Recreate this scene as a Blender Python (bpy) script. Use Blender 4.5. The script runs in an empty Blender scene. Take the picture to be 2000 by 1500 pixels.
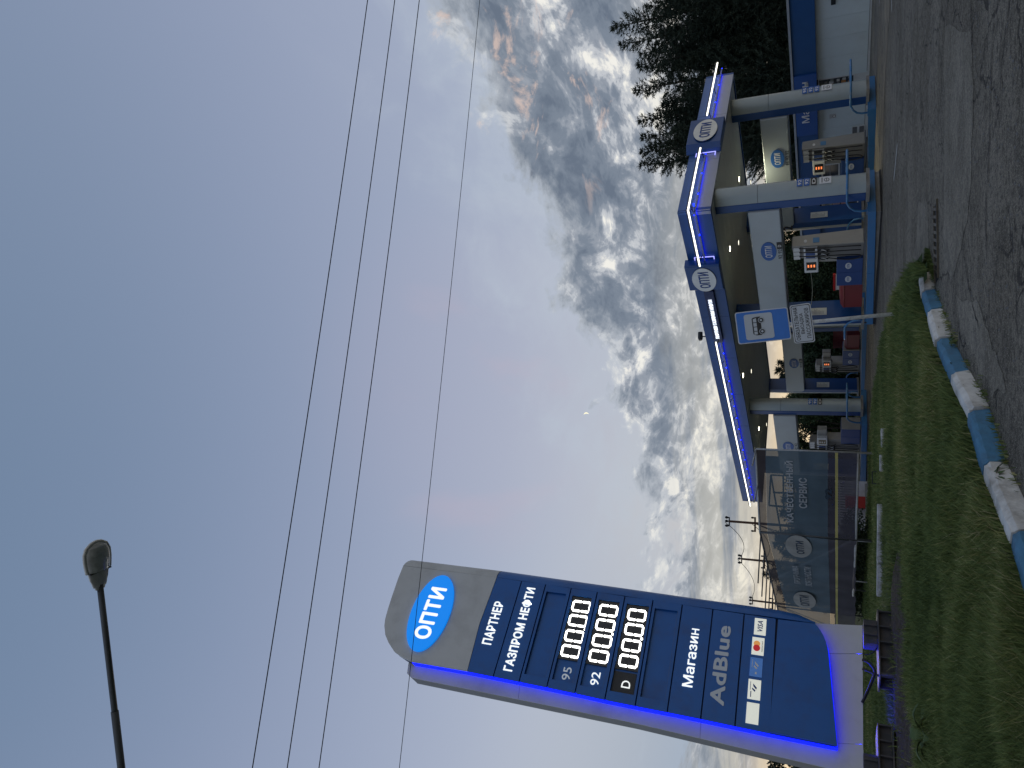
import bpy, math, random
import numpy as np
from mathutils import Matrix, Vector
random.seed(7); rng = np.random.default_rng(7)
S = bpy.context.scene
COL = S.collection
R = math.radians

# ------------------------------------------------------------------ camera (held sideways: the picture's right side is down)
F = 1400.0                       # focal length in photo pixels (photo 2000 wide)
TILT = R(24.2)
ST, CT = math.sin(TILT), math.cos(TILT)
EYE = Vector((0, 0, 1.35))
cam_d = bpy.data.cameras.new('camera'); cam = bpy.data.objects.new('camera', cam_d); COL.objects.link(cam)
cam_d.sensor_width = 36.0; cam_d.lens = 36.0 * F / 2000.0; cam_d.clip_start = 0.1; cam_d.clip_end = 5000
up = Vector((0, -ST, CT)); right = Vector((1, 0, 0)); fwd = Vector((0, CT, ST))
m3 = Matrix((-up, right, -fwd)).transposed()
cam.matrix_world = Matrix.Translation(EYE) @ m3.to_4x4()
S.camera = cam
S.render.resolution_x = 1024; S.render.resolution_y = 768

# ------------------------------------------------------------------ sky, sun, exposure
SUN_AZ, SUN_EL = R(-22), R(3.0)
W = bpy.data.worlds.new('World'); S.world = W; W.use_nodes = True
nt = W.node_tree; nt.nodes.clear(); L = nt.links
def nd(t, **k):
    n = nt.nodes.new(t)
    for a, b in k.items(): setattr(n, a, b)
    return n
def cnst(n, i, v): n.inputs[i].default_value = v
def mth(op, a, b=None, c=None, clamp=False):
    n = nd('ShaderNodeMath', operation=op, use_clamp=clamp)
    for i, v in enumerate((a, b, c)):
        if v is None: continue
        if isinstance(v, (int, float)): n.inputs[i].default_value = v
        else: L.new(v, n.inputs[i])
    return n.outputs[0]
def smooth(v, lo, hi, a=0.0, b=1.0):
    n = nd('ShaderNodeMapRange', interpolation_type='SMOOTHSTEP')
    L.new(v, n.inputs[0]); cnst(n, 1, lo); cnst(n, 2, hi); cnst(n, 3, a); cnst(n, 4, b)
    return n.outputs[0]
def mixc(f, a, b):
    n = nd('ShaderNodeMix', data_type='RGBA')
    if isinstance(f, (int, float)): n.inputs[0].default_value = f
    else: L.new(f, n.inputs[0])
    for i, v in ((6, a), (7, b)):
        if isinstance(v, tuple): n.inputs[i].default_value = v
        else: L.new(v, n.inputs[i])
    return n.outputs[2]
def lin(r, g, b, k=1.0):
    f = lambda v: (v/255/12.92 if v/255 <= .04045 else ((v/255+.055)/1.055)**2.4)
    return (f(r)*k, f(g)*k, f(b)*k, 1.0)
tc = nd('ShaderNodeTexCoord'); dirv = tc.outputs['Generated']
sep = nd('ShaderNodeSeparateXYZ'); L.new(dirv, sep.inputs[0])
DX, DY, DZ = sep.outputs
def dot(v):
    n = nd('ShaderNodeVectorMath', operation='DOT_PRODUCT'); L.new(dirv, n.inputs[0]); n.inputs[1].default_value = v
    return n.outputs['Value']
def ray(px, py):
    a = (750 - py) / F; b = (px - 1000) / F
    return Vector((a, CT + ST*b, ST - CT*b))
def great(p, q):                    # the great circle through two sight lines; positive below it
    n = ray(*p).cross(ray(*q)).normalized()
    if n.z > 0: n = -n
    return tuple(n)
ramp = nd('ShaderNodeValToRGB'); L.new(DZ, ramp.inputs[0])
cr = ramp.color_ramp; cr.interpolation = 'B_SPLINE'
stops = [(0.0, lin(236, 208, 168)), (0.07, lin(226, 208, 184)), (0.16, lin(196, 198, 200)), (0.27, lin(192, 200, 213)),
         (0.42, lin(173, 184, 207)), (0.62, lin(149, 162, 191)), (0.80, lin(121, 142, 172)), (1.0, lin(104, 129, 158))]
while len(cr.elements) < len(stops): cr.elements.new(0.5)
for e, (p, c) in zip(cr.elements, stops): e.position = p; e.color = c
sky = nd('ShaderNodeTexSky', sky_type='NISHITA'); sky.sun_disc = False
sky.sun_elevation = SUN_EL; sky.sun_rotation = SUN_AZ; sky.air_density = 1.2; sky.dust_density = 1.5; sky.ozone_density = 2.0
nis = nd('ShaderNodeVectorMath', operation='SCALE'); L.new(sky.outputs[0], nis.inputs[0]); nis.inputs['Scale'].default_value = 0.10
base = mixc(0.12, ramp.outputs[0], nis.outputs[0])
# warm glow low down round the sunset, cooler opposite
sunward = dot((math.sin(SUN_AZ), math.cos(SUN_AZ), 0.0))
# cloud plane coordinates
den = mth('ADD', mth('MAXIMUM', DZ, 0.0), 0.22)
cx_, cy_ = mth('DIVIDE', DX, den), mth('DIVIDE', DY, den)
comb = nd('ShaderNodeCombineXYZ'); L.new(cx_, comb.inputs[0]); L.new(cy_, comb.inputs[1])
def rotmap(scale, rot=0.0, loc=(0, 0, 0)):
    n = nd('ShaderNodeMapping'); L.new(comb.outputs[0], n.inputs[0]); n.inputs['Location'].default_value = loc
    n.inputs['Rotation'].default_value = (0, 0, rot); n.inputs['Scale'].default_value = scale
    return n.outputs[0]
def noise(vec, sc, det=6, rough=.55, dist=0.0):
    n = nd('ShaderNodeTexNoise'); L.new(vec, n.inputs['Vector']); cnst(n, 'Scale', sc); cnst(n, 'Detail', det)
    cnst(n, 'Roughness', rough); cnst(n, 'Distortion', dist)
    return n.outputs[0]
big = noise(rotmap((1.0, 1.0, 1), R(20)), 1.3, 3, .5)
mid = noise(rotmap((1.5, .85, 1), R(-35), (3.1, 1.7, 0)), 3.6, 9, .60, .4)
fine = noise(rotmap((1.0, 1.0, 1), R(-50), (7, 2, 0)), 6.5, 9, .64, .55)
edge_n = mth('ADD', mth('MULTIPLY', mth('SUBTRACT', mid, .5), .22), mth('MULTIPLY', mth('SUBTRACT', fine, .5), .15))
edge = mth('ADD', mth('MAXIMUM', dot(great((935, 200), (1262, 950))), dot(great((1262, 950), (1330, 1450)))), edge_n)
edge2 = mth('ADD', dot(great((835, 60), (1225, 1000))), mth('MULTIPLY', edge_n, 1.7))
cover = smooth(edge, -.010, .028)
veil = smooth(edge2, -.10, .12, 0, .55)
# high veil of thin cloud at the upper right
hv = mth('MULTIPLY', smooth(dot(great((560, 0), (1180, 900))), -.05, .22), smooth(noise(rotmap((2.2, .6, 1), R(-38), (1, 5, 0)), 2.0, 6, .6, .3), .42, .72), clamp=True)
hv = mth('MULTIPLY', hv, smooth(DX, .02, .42, .12, .95))
base = mixc(mth('MULTIPLY', smooth(DX, -.12, -.42), smooth(DZ, .42, .12)), base, mixc(smooth(DZ, .02, .10), lin(205, 196, 180), lin(160, 174, 192)))
base = mixc(smooth(DX, -.35, .45, 0, .16), base, lin(172, 177, 197))
c0 = mixc(hv, base, lin(198, 206, 214))
# faint pink wisps
pink = mth('MULTIPLY', smooth(noise(rotmap((2.5, .7, 1), R(10), (2, 0, 0)), 1.9, 4, .5, .2), .52, .74), mth('MULTIPLY', smooth(DZ, .28, .40), smooth(DZ, .62, .46)), clamp=True)
_pd = ray(960, 740).normalized(); pink = mth('MULTIPLY', mth('ADD', pink, .25), smooth(dot((_pd.x, _pd.y, _pd.z)), .960, .998))
c0 = mixc(mth('MULTIPLY', pink, .38), c0, lin(196, 176, 190))
c1 = mixc(veil, c0, lin(186, 197, 210))
# cloud body: grey lumps, torn bright edges where the light comes through
lum = noise(rotmap((1.0, .60, 1), R(-32), (11, 4, 0)), 3.6, 4, .55, .35)
lumM = noise(rotmap((1.0, .66, 1), R(-30), (2, 14, 0)), 9.0, 7, .62, .75)
lumB = noise(rotmap((.95, .62, 1), R(-24), (4, 9, 0)), 24.0, 6, .62, .8)
ridge = mth('SUBTRACT', 1.0, mth('MULTIPLY', mth('ABSOLUTE', mth('SUBTRACT', noise(rotmap((1.0, .55, 1), R(-34), (6, 3, 0)), 5.5, 6, .6, 1.1), .5)), 9.0), clamp=True)
body_v = mth('ADD', mth('ADD', mth('MULTIPLY', lum, .50), mth('MULTIPLY', lumM, .38)), mth('ADD', mth('MULTIPLY', lumB, .12), mth('MULTIPLY', ridge, .055)))
br = nd('ShaderNodeValToRGB'); L.new(body_v, br.inputs[0]); e = br.color_ramp; e.interpolation = 'EASE'
bst = [(.40, lin(104, 116, 133)), (.490, lin(124, 135, 150)), (.538, lin(148, 156, 168)), (.580, lin(194, 198, 204)), (.628, lin(242, 240, 233))]
while len(e.elements) < len(bst): e.elements.new(.5)
for q, (p, c) in zip(e.elements, bst): q.position = p; q.color = c
body = br.outputs[0]
# rim: lighter right at the torn border
rim = mth('MULTIPLY', smooth(edge, -.01, .01), smooth(edge, .05, .01), clamp=True)
body = mixc(mth('MULTIPLY', rim, .40), body, lin(205, 210, 216))
# towards the horizon the cloud opens into bright streaks
low = smooth(DZ, .26, .10)
streak = smooth(noise(rotmap((.28, 1.0, 1), R(8), (2, 2, 0)), 3.2, 8, .6, .3), .44, .60)
lowc = mixc(streak, lin(150, 157, 166), lin(232, 226, 208))
body = mixc(mth('MULTIPLY', low, .55), body, lowc)
vlow = smooth(DZ, .100, .045)
body = mixc(mth('MULTIPLY', vlow, .93), body, mixc(smooth(streak, 0, 1, .0, .22), lin(246, 222, 184), lin(190, 188, 184)))
orange = mth('MULTIPLY', smooth(fine, .56, .66), mth('MULTIPLY', smooth(DX, .18, .36), smooth(DZ, .22, .30)), clamp=True)
body = mixc(mth('MULTIPLY', orange, .6), body, lin(233, 205, 190))
allc = mixc(cover, c1, body)
glow = mth('MULTIPLY', smooth(sunward, .80, .99), smooth(DZ, .14, .02), clamp=True)
allc = mixc(mth('MULTIPLY', glow, .45), allc, lin(255, 226, 176))
below = smooth(DZ, -.02, .0)
allc = mixc(below, lin(90, 92, 92), allc)
bg = nd('ShaderNodeBackground'); L.new(allc, bg.inputs[0]); cnst(bg, 1, 1.0)
out = nd('ShaderNodeOutputWorld'); L.new(bg.outputs[0], out.inputs[0])
sun_d = bpy.data.lights.new('sun', 'SUN'); sun_d.energy = 0.25; sun_d.angle = R(12); sun_d.color = (1, .82, .62)
sun = bpy.data.objects.new('sun', sun_d); COL.objects.link(sun)
sd = Vector((math.sin(SUN_AZ)*math.cos(R(6)), math.cos(SUN_AZ)*math.cos(R(6)), math.sin(R(6))))
sun.rotation_euler = sd.to_track_quat('Z', 'Y').to_euler()
V = S.view_settings; V.view_transform = 'Standard'; V.look = 'None'; V.exposure = 0.0; V.gamma = 1.0; V.use_curve_mapping = False
S.cycles.max_bounces = 6; S.cycles.transparent_max_bounces = 12; S.cycles.caustics_reflective = False; S.cycles.caustics_refractive = False
S.cycles.sample_clamp_indirect = 4.0

# ------------------------------------------------------------------ geometry of sight: where a photographed point stands in the place
def gz(x, y):                       # the forecourt falls gently away
    return -0.011 * max(0.0, min(y, 44) - 26)
def onz(px, py, z=0.0):
    d = ray(px, py); t = (z - EYE.z) / d.z
    return EYE + d*t
def atY(px, py, Y):
    d = ray(px, py); return EYE + d*(Y/d.y)
class Frame:                        # a vertical plane: x runs to the right as seen, y away from the viewer, z up
    def __init__(s, o, toward):
        s.o = Vector((o[0], o[1], 0)); v = (Vector((toward[0], toward[1], 0)) - s.o).normalized()
        s.ax = v; s.ay = Vector((-v.y, v.x, 0)); s.ang = math.atan2(v.y, v.x)
    def at(s, px, py, dep=0.0):     # -> (x, z)
        d = ray(px, py); p0 = s.o + s.ay*dep
        t = (p0 - EYE).dot(s.ay) / d.dot(s.ay)
        p = EYE + d*t
        return ((p - s.o).dot(s.ax), p.z)
    def w(s, x, y, z): return s.o + s.ax*x + s.ay*y + Vector((0, 0, z))

# ------------------------------------------------------------------ materials
MATS = {}
def mat(name, c, rough=.5, metal=0.0, var=.0, vscale=6.0, bump=0.0, bscale=40.0, emit=None, es=1.0, dirt=None, dscale=1.5, damt=.5, spec=.5, coord='Object', stretch=(1, 1, 1)):
    if name in MATS: return MATS[name]
    m = bpy.data.materials.new(name); m.use_nodes = True; n = m.node_tree; b = n.nodes['Principled BSDF']
    b.inputs['Base Color'].default_value = (*c[:3], 1); b.inputs['Roughness'].default_value = rough; b.inputs['Metallic'].default_value = metal
    b.inputs['Specular IOR Level'].default_value = spec
    t = n.nodes.new('ShaderNodeTexCoord'); mp = n.nodes.new('ShaderNodeMapping'); mp.inputs['Scale'].default_value = stretch
    n.links.new(t.outputs[coord], mp.inputs[0])
    colour = None
    if var > 0:
        no = n.nodes.new('ShaderNodeTexNoise'); no.inputs['Scale'].default_value = vscale; no.inputs['Detail'].default_value = 6; no.inputs['Roughness'].default_value = .6
        n.links.new(mp.outputs[0], no.inputs['Vector'])
        r = n.nodes.new('ShaderNodeValToRGB'); r.color_ramp.elements[0].position = .3; r.color_ramp.elements[1].position = .7
        r.color_ramp.elements[0].color = tuple(v*(1-var) for v in c[:3]) + (1,); r.color_ramp.elements[1].color = tuple(min(1, v*(1+var)) for v in c[:3]) + (1,)
        n.links.new(no.outputs[0], r.inputs[0]); colour = r.outputs[0]
    if dirt:
        no = n.nodes.new('ShaderNodeTexNoise'); no.inputs['Scale'].default_value = dscale; no.inputs['Detail'].default_value = 8; no.inputs['Roughness'].default_value = .68
        n.links.new(mp.outputs[0], no.inputs['Vector'])
        mr = n.nodes.new('ShaderNodeMapRange'); mr.inputs[1].default_value = .48; mr.inputs[2].default_value = .72; mr.inputs[4].default_value = damt
        n.links.new(no.outputs[0], mr.inputs[0])
        mx = n.nodes.new('ShaderNodeMix'); mx.data_type = 'RGBA'; n.links.new(mr.outputs[0], mx.inputs[0])
        if colour: n.links.new(colour, mx.inputs[6])
        else: mx.inputs[6].default_value = (*c[:3], 1)
        mx.inputs[7].default_value = (*dirt[:3], 1); colour = mx.outputs[2]
    if colour: n.links.new(colour, b.inputs['Base Color'])
    if bump > 0:
        no = n.nodes.new('ShaderNodeTexNoise'); no.inputs['Scale'].default_value = bscale; no.inputs['Detail'].default_value = 5
        n.links.new(mp.outputs[0], no.inputs['Vector'])
        bp = n.nodes.new('ShaderNodeBump'); bp.inputs['Strength'].default_value = bump; bp.inputs['Distance'].default_value = .02
        n.links.new(no.outputs[0], bp.inputs['Height']); n.links.new(bp.outputs[0], b.inputs['Normal'])
    if emit:
        b.inputs['Emission Color'].default_value = (*emit[:3], 1); b.inputs['Emission Strength'].default_value = es
    MATS[name] = m
    return m
GREY = mat('grey_cladding', (.60, .625, .63), .62, .0, .05, 1.2, .02, 300, dirt=(.26, .26, .25), dscale=1.1, damt=.35)
GREYC = mat('column_grey', (.345, .405, .425), .40, .25, .05, 1.2, .02, 300, dirt=(.26, .26, .25), dscale=1.1, damt=.3)
GREYD = mat('dark_grey', (.10, .11, .12), .6)  # plain dark grey for sill, backing core, roof deck and pump base
BLUE = mat('navy_panel', (.008, .112, .40), .38, .1, .05, 1.5, .015, 200, dirt=(.03, .07, .2), dscale=2, damt=.5)
BLUE2 = mat('canopy_blue', (.007, .062, .23), .30, .15, .06, .8, dirt=(.04, .09, .25), dscale=1.2, damt=.4)
BLUED = mat('deep_blue', (.012, .05, .22), .35, .1, .05)
SIGNBLUE = mat('sign_blue', (.02, .18, .62), .35, 0, .05)
SHOPBLUE = mat('shop_blue', (.013, .085, .25), .45, 0, .06, 2)
SHOPBLUE2 = mat('shop_sign_blue', (.018, .095, .34), .4, 0, .05, 2)
KBLUE = mat('kerb_blue_paint', (.060, .20, .34), .75, 0, .16, 5, .35, 60, dirt=(.05, .10, .15), dscale=3.0, damt=.85)
WASH = mat('whitewash', (.50, .51, .50), .9, 0, .25, 9, .4, 40, dirt=(.09, .10, .06), dscale=7, damt=.9)
KWHITE = mat('kerb_white_paint', (.66, .66, .63), .8, 0, .12, 5, .35, 60, dirt=(.20, .18, .15), dscale=2.6, damt=.85)
ISLB = mat('island_blue_paint', (.028, .155, .36), .5, 0, .10, 2, .08, 60, dirt=(.05, .10, .2), dscale=2.0, damt=.6)
TUBEB = mat('hoop_blue_paint', (.05, .19, .40), .4, .1, .15, 6, dirt=(.30, .34, .38), dscale=5, damt=.5)
CONC = mat('concrete', (.24, .235, .22), .9, 0, .2, 4, .3, 50, dirt=(.10, .10, .09), damt=.5)
WALLW = mat('shop_white_wall', (.60, .69, .72), .5, 0, .03, 1, dirt=(.45, .45, .42), dscale=.8, damt=.3)
WHITE = mat('white_paint', (.72, .73, .72), .55, 0, .06, 5, dirt=(.35, .32, .28), dscale=3, damt=.45)
SOFF = mat('soffit_metal', (.86, .84, .72), .42, .0, .06, .7)
BLACK = mat('black_plastic', (.012, .013, .015), .4)
DISP = mat('display_black', (.02, .02, .022), .25)
DARKM = mat('dark_steel', (.03, .035, .04), .5, .5)
RUST = mat('rusty_steel', (.09, .045, .03), .7, .3, .3, 4)
RED = mat('red_paint', (.17, .018, .022), .5, 0, .1, 3, dirt=(.1, .02, .02), damt=.5)
RED2 = mat('bright_red_plastic', (.5, .02, .015), .45)
PUMPG = mat('pump_grey', (.34, .34, .32), .38, .3, .05, 2, dirt=(.2, .2, .19), damt=.4)
PUMPL = mat('pump_light', (.66, .68, .68), .4, 0, .04)
SILV = mat('silver_badge', (.55, .57, .58), .3, .6, .1, 3)
ASPH = None
LETW = mat('white_letters', (.8, .8, .78), .4)
LETG = mat('grey_letters', (.30, .33, .38), .5)
LETB = mat('blue_letters', (.015, .07, .30), .5)
LETK = mat('black_letters', (.015, .018, .02), .5)
E_DIG = mat('digit_light', (.8, .8, .8), .4, emit=(1, .985, .92), es=4.5)
E_TXT = mat('lit_letters', (.8, .8, .8), .4, emit=(.95, 1, .97), es=.85)
E_CARD = mat('lit_card', (.8, .8, .75), .4, emit=(.80, .82, .70), es=.55)
E_OVAL = mat('lit_blue_oval', (.0, .15, .6), .4, emit=(.0, .22, .80), es=.85)
E_TUBE = mat('white_tube_light', (.8, .8, .8), .4, emit=(1, .97, .82), es=2.6)
E_BLED = mat('blue_strip_light', (.0, .0, .5), .4, emit=(.004, .02, 1.0), es=5.5)
E_PYL = mat('pylon_strip_light', (.0, .0, .5), .4, emit=(.0005, .008, 1.0), es=2.0)
E_UND = mat('underside_strip_light', (.0, .0, .5), .4, emit=(.002, .012, 1.0), es=24)
E_FT = mat('fascia_letters_light', (.8, .8, .8), .4, emit=(.85, .92, 1.0), es=1.15)
E_DOWN = mat('downlight_and_glint', (.8, .8, .7), .4, emit=(1, .96, .72), es=14)
E_ORG = mat('orange_digits', (.3, .1, .0), .4, emit=(1, .25, .08), es=1.2)
E_MOON = mat('moon_light', (.8, .75, .5), .9, emit=(1, .93, .66), es=.95)

# ------------------------------------------------------------------ mesh helpers
class MB:
    def __init__(s): s.v = []; s.f = []
    def add(s, vs, fs):
        o = len(s.v); s.v += [tuple(v) for v in vs]; s.f += [tuple(i+o for i in f) for f in fs]; return s
    def box(s, x0, x1, y0, y1, z0, z1):
        vs = [(x, y, z) for z in (z0, z1) for y in (y0, y1) for x in (x0, x1)]
        return s.add(vs, [(0, 2, 3, 1), (4, 5, 7, 6), (0, 1, 5, 4), (2, 6, 7, 3), (0, 4, 6, 2), (1, 3, 7, 5)])
    def cham(s, x0, x1, y0, y1, z0, z1, c):           # box with chamfered vertical-plane (xz) corners and front edge
        poly = [(x0+c, z0), (x1-c, z0), (x1, z0+c), (x1, z1-c), (x1-c, z1), (x0+c, z1), (x0, z1-c), (x0, z0+c)]
        return s.prism(poly, y0, y1)
    def prism(s, poly, y0, y1):                        # polygon in xz (counter-clockwise seen from the front), extruded along y
        n = len(poly); vs = [(x, y0, z) for x, z in poly] + [(x, y1, z) for x, z in poly]
        fs = [tuple(range(n)), tuple(reversed(range(n, 2*n)))] + [(i, i+n, (i+1) % n + n, (i+1) % n) for i in range(n)]
        return s.add(vs, fs)
    def prismz(s, poly, z0, z1):
        n = len(poly); vs = [(x, y, z0) for x, y in poly] + [(x, y, z1) for x, y in poly]
        fs = [tuple(reversed(range(n))), tuple(range(n, 2*n))] + [(i, (i+1) % n, (i+1) % n + n, i+n) for i in range(n)]
        return s.add(vs, fs)
    def tube(s, pts, r, n=8, caps=True):
        pts = [Vector(p) for p in pts]; rs = r if isinstance(r, (list, tuple)) else [r]*len(pts); rings = []
        t0 = (pts[1]-pts[0]).normalized(); ref = Vector((0, 0, 1)) if abs(t0.z) < .9 else Vector((1, 0, 0))
        u = t0.cross(ref).normalized(); vs = []
        for i, p in enumerate(pts):
            t = (pts[min(i+1, len(pts)-1)] - pts[max(i-1, 0)]).normalized()
            u = (u - t*u.dot(t)).normalized(); w = t.cross(u)
            for k in range(n):
                a = 2*math.pi*k/n; vs.append(p + (u*math.cos(a) + w*math.sin(a))*rs[i])
        fs = [(i*n+k, i*n+(k+1) % n, (i+1)*n+(k+1) % n, (i+1)*n+k) for i in range(len(pts)-1) for k in range(n)]
        if caps: fs += [tuple(reversed(range(n))), tuple(range((len(pts)-1)*n, len(pts)*n))]
        return s.add(vs, fs)
    def ell(s, cx, cz, rx, rz, y0, y1, n=40, rot=0.0):
        c, q = math.cos(rot), math.sin(rot)
        return s.prism([(cx + rx*math.cos(a)*c - rz*math.sin(a)*q, cz + rx*math.cos(a)*q + rz*math.sin(a)*c) for a in [2*math.pi*k/n for k in range(n)]], y0, y1)
    def mesh(s, name, m, smooth=False):
        me = bpy.data.meshes.new(name); me.from_pydata(s.v, [], s.f); me.update()
        if m: me.materials.append(m)
        if smooth:
            for p in me.polygons: p.use_smooth = True
        return me
    def part(s, name, m, parent, loc=None, rotz=None, smooth=False, bevel=0.0, kind=None):
        o = bpy.data.objects.new(name, s.mesh(name, m, smooth)); COL.objects.link(o)
        if parent: o.parent = parent
        if loc: o.location = loc
        if rotz is not None: o.rotation_euler = (0, 0, rotz)
        if bevel:
            b = o.modifiers.new('bevel', 'BEVEL'); b.width = bevel; b.segments = 2; b.limit_method = 'ANGLE'; b.angle_limit = R(40)
        if kind: o['kind'] = kind
        return o
def tag(o, label=None, cat=None, group=None, kind=None):
    if label: o['label'] = label
    if cat: o['category'] = cat
    if group: o['group'] = group
    if kind: o['kind'] = kind
    return o
def thing(name, label, cat, loc=(0, 0, 0), rotz=0.0, group=None):
    o = bpy.data.objects.new(name, None); COL.objects.link(o); o.location = loc; o.rotation_euler = (0, 0, rotz); o.empty_display_size = .2
    return tag(o, label, cat, group)
def frame_thing(fr, name, label, cat, group=None, x=0.0, y=0.0, z=0.0):
    return thing(name, label, cat, fr.w(x, y, z), fr.ang, group)
def struct(name, mb, m, smooth=False):
    return tag(mb.part(name, m, None, smooth=smooth), kind='structure')
TXT = {}
def text_mesh(s, bold, depth=.01, space=1.0, shear=0.0):
    k = (s, bold, depth, space, shear)
    if k in TXT: return TXT[k]
    c = bpy.data.curves.new('t', 'FONT'); c.body = s; c.size = 1; c.extrude = depth; c.space_character = space + bold*1.6
    c.resolution_u = 3; c.align_x = 'LEFT'
    o = bpy.data.objects.new('t', c); COL.objects.link(o)
    m0 = bpy.data.meshes.new_from_object(o.evaluated_get(bpy.context.evaluated_depsgraph_get()))
    bpy.data.objects.remove(o); bpy.data.curves.remove(c)
    n = len(m0.vertices); co = np.empty(n*3, np.float32); m0.vertices.foreach_get('co', co); co = co.reshape(-1, 3)
    fs = [tuple(p.vertices) for p in m0.polygons]
    if bold > 0:                      # heavier strokes: the letter shifted round a small circle, each layer a hair lower
        vs, ff = [co], list(fs)
        for q_ in range(8):
            a = math.pi/4*q_; sh = co.copy(); sh[:, 0] += math.cos(a)*bold; sh[:, 1] += math.sin(a)*bold; sh[:, 2] *= 1-.035*(q_+1)
            ff += [tuple(v+n*(q_+1) for v in f) for f in fs]; vs.append(sh)
        co = np.concatenate(vs); m1 = bpy.data.meshes.new('t'); m1.from_pydata(co.tolist(), [], ff); m1.update(); m0 = m1
    TXT[k] = (m0, co); return TXT[k]
def text(s, name, m, parent, x0, x1, z0, z1, y, bold=.02, depth=.012, rotz=None, loc=None, lean=0.0, space=1.0, tilt=0.0):
    """letters filling the box x0..x1, z0..z1 on the plane y of the parent; lean raises the right end"""
    me0, co = text_mesh(s, bold, 1.0, space)
    mn, mx = co.min(0), co.max(0); q = co.copy()
    u = (co[:, 0]-mn[0])/(mx[0]-mn[0]); v = (co[:, 1]-mn[1])/(mx[1]-mn[1])
    q[:, 0] = x0 + (x1-x0)*u + tilt*v; q[:, 2] = z0 + (z1-z0)*v + lean*u; q[:, 1] = y - (co[:, 2] + 1.0)/2*depth
    me = me0.copy(); me.vertices.foreach_set('co', q.astype(np.float32).ravel()); me.update()
    me.materials.clear(); me.materials.append(m); me.name = name
    o = bpy.data.objects.new(name, me); COL.objects.link(o); o.parent = parent
    if loc: o.location = loc
    if rotz is not None: o.rotation_euler = (0, 0, rotz)
    return o
def copy_tree(o, parent=None):
    c = o.copy(); COL.objects.link(c); c.parent = parent
    for ch in list(o.children): copy_tree(ch, c)
    return c
def np_mesh(name, co, faces_flat, per, m, attr=None):
    """big meshes from arrays; per = corners per face"""
    me = bpy.data.meshes.new(name); nf = len(faces_flat)//per
    me.vertices.add(len(co)); me.vertices.foreach_set('co', co.astype(np.float32).ravel())
    me.loops.add(len(faces_flat)); me.loops.foreach_set('vertex_index', faces_flat.astype(np.int32))
    me.polygons.add(nf); me.polygons.foreach_set('loop_start', np.arange(0, nf*per, per, dtype=np.int32))
    try: me.polygons.foreach_set('loop_total', np.full(nf, per, dtype=np.int32))
    except Exception: pass
    me.update(calc_edges=True)
    if attr is not None:
        a = me.attributes.new('tint', 'FLOAT', 'POINT'); a.data.foreach_set('value', attr.astype(np.float32))
    me.materials.append(m)
    o = bpy.data.objects.new(name, me); COL.objects.link(o)
    return o
exec_parts = []

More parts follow.
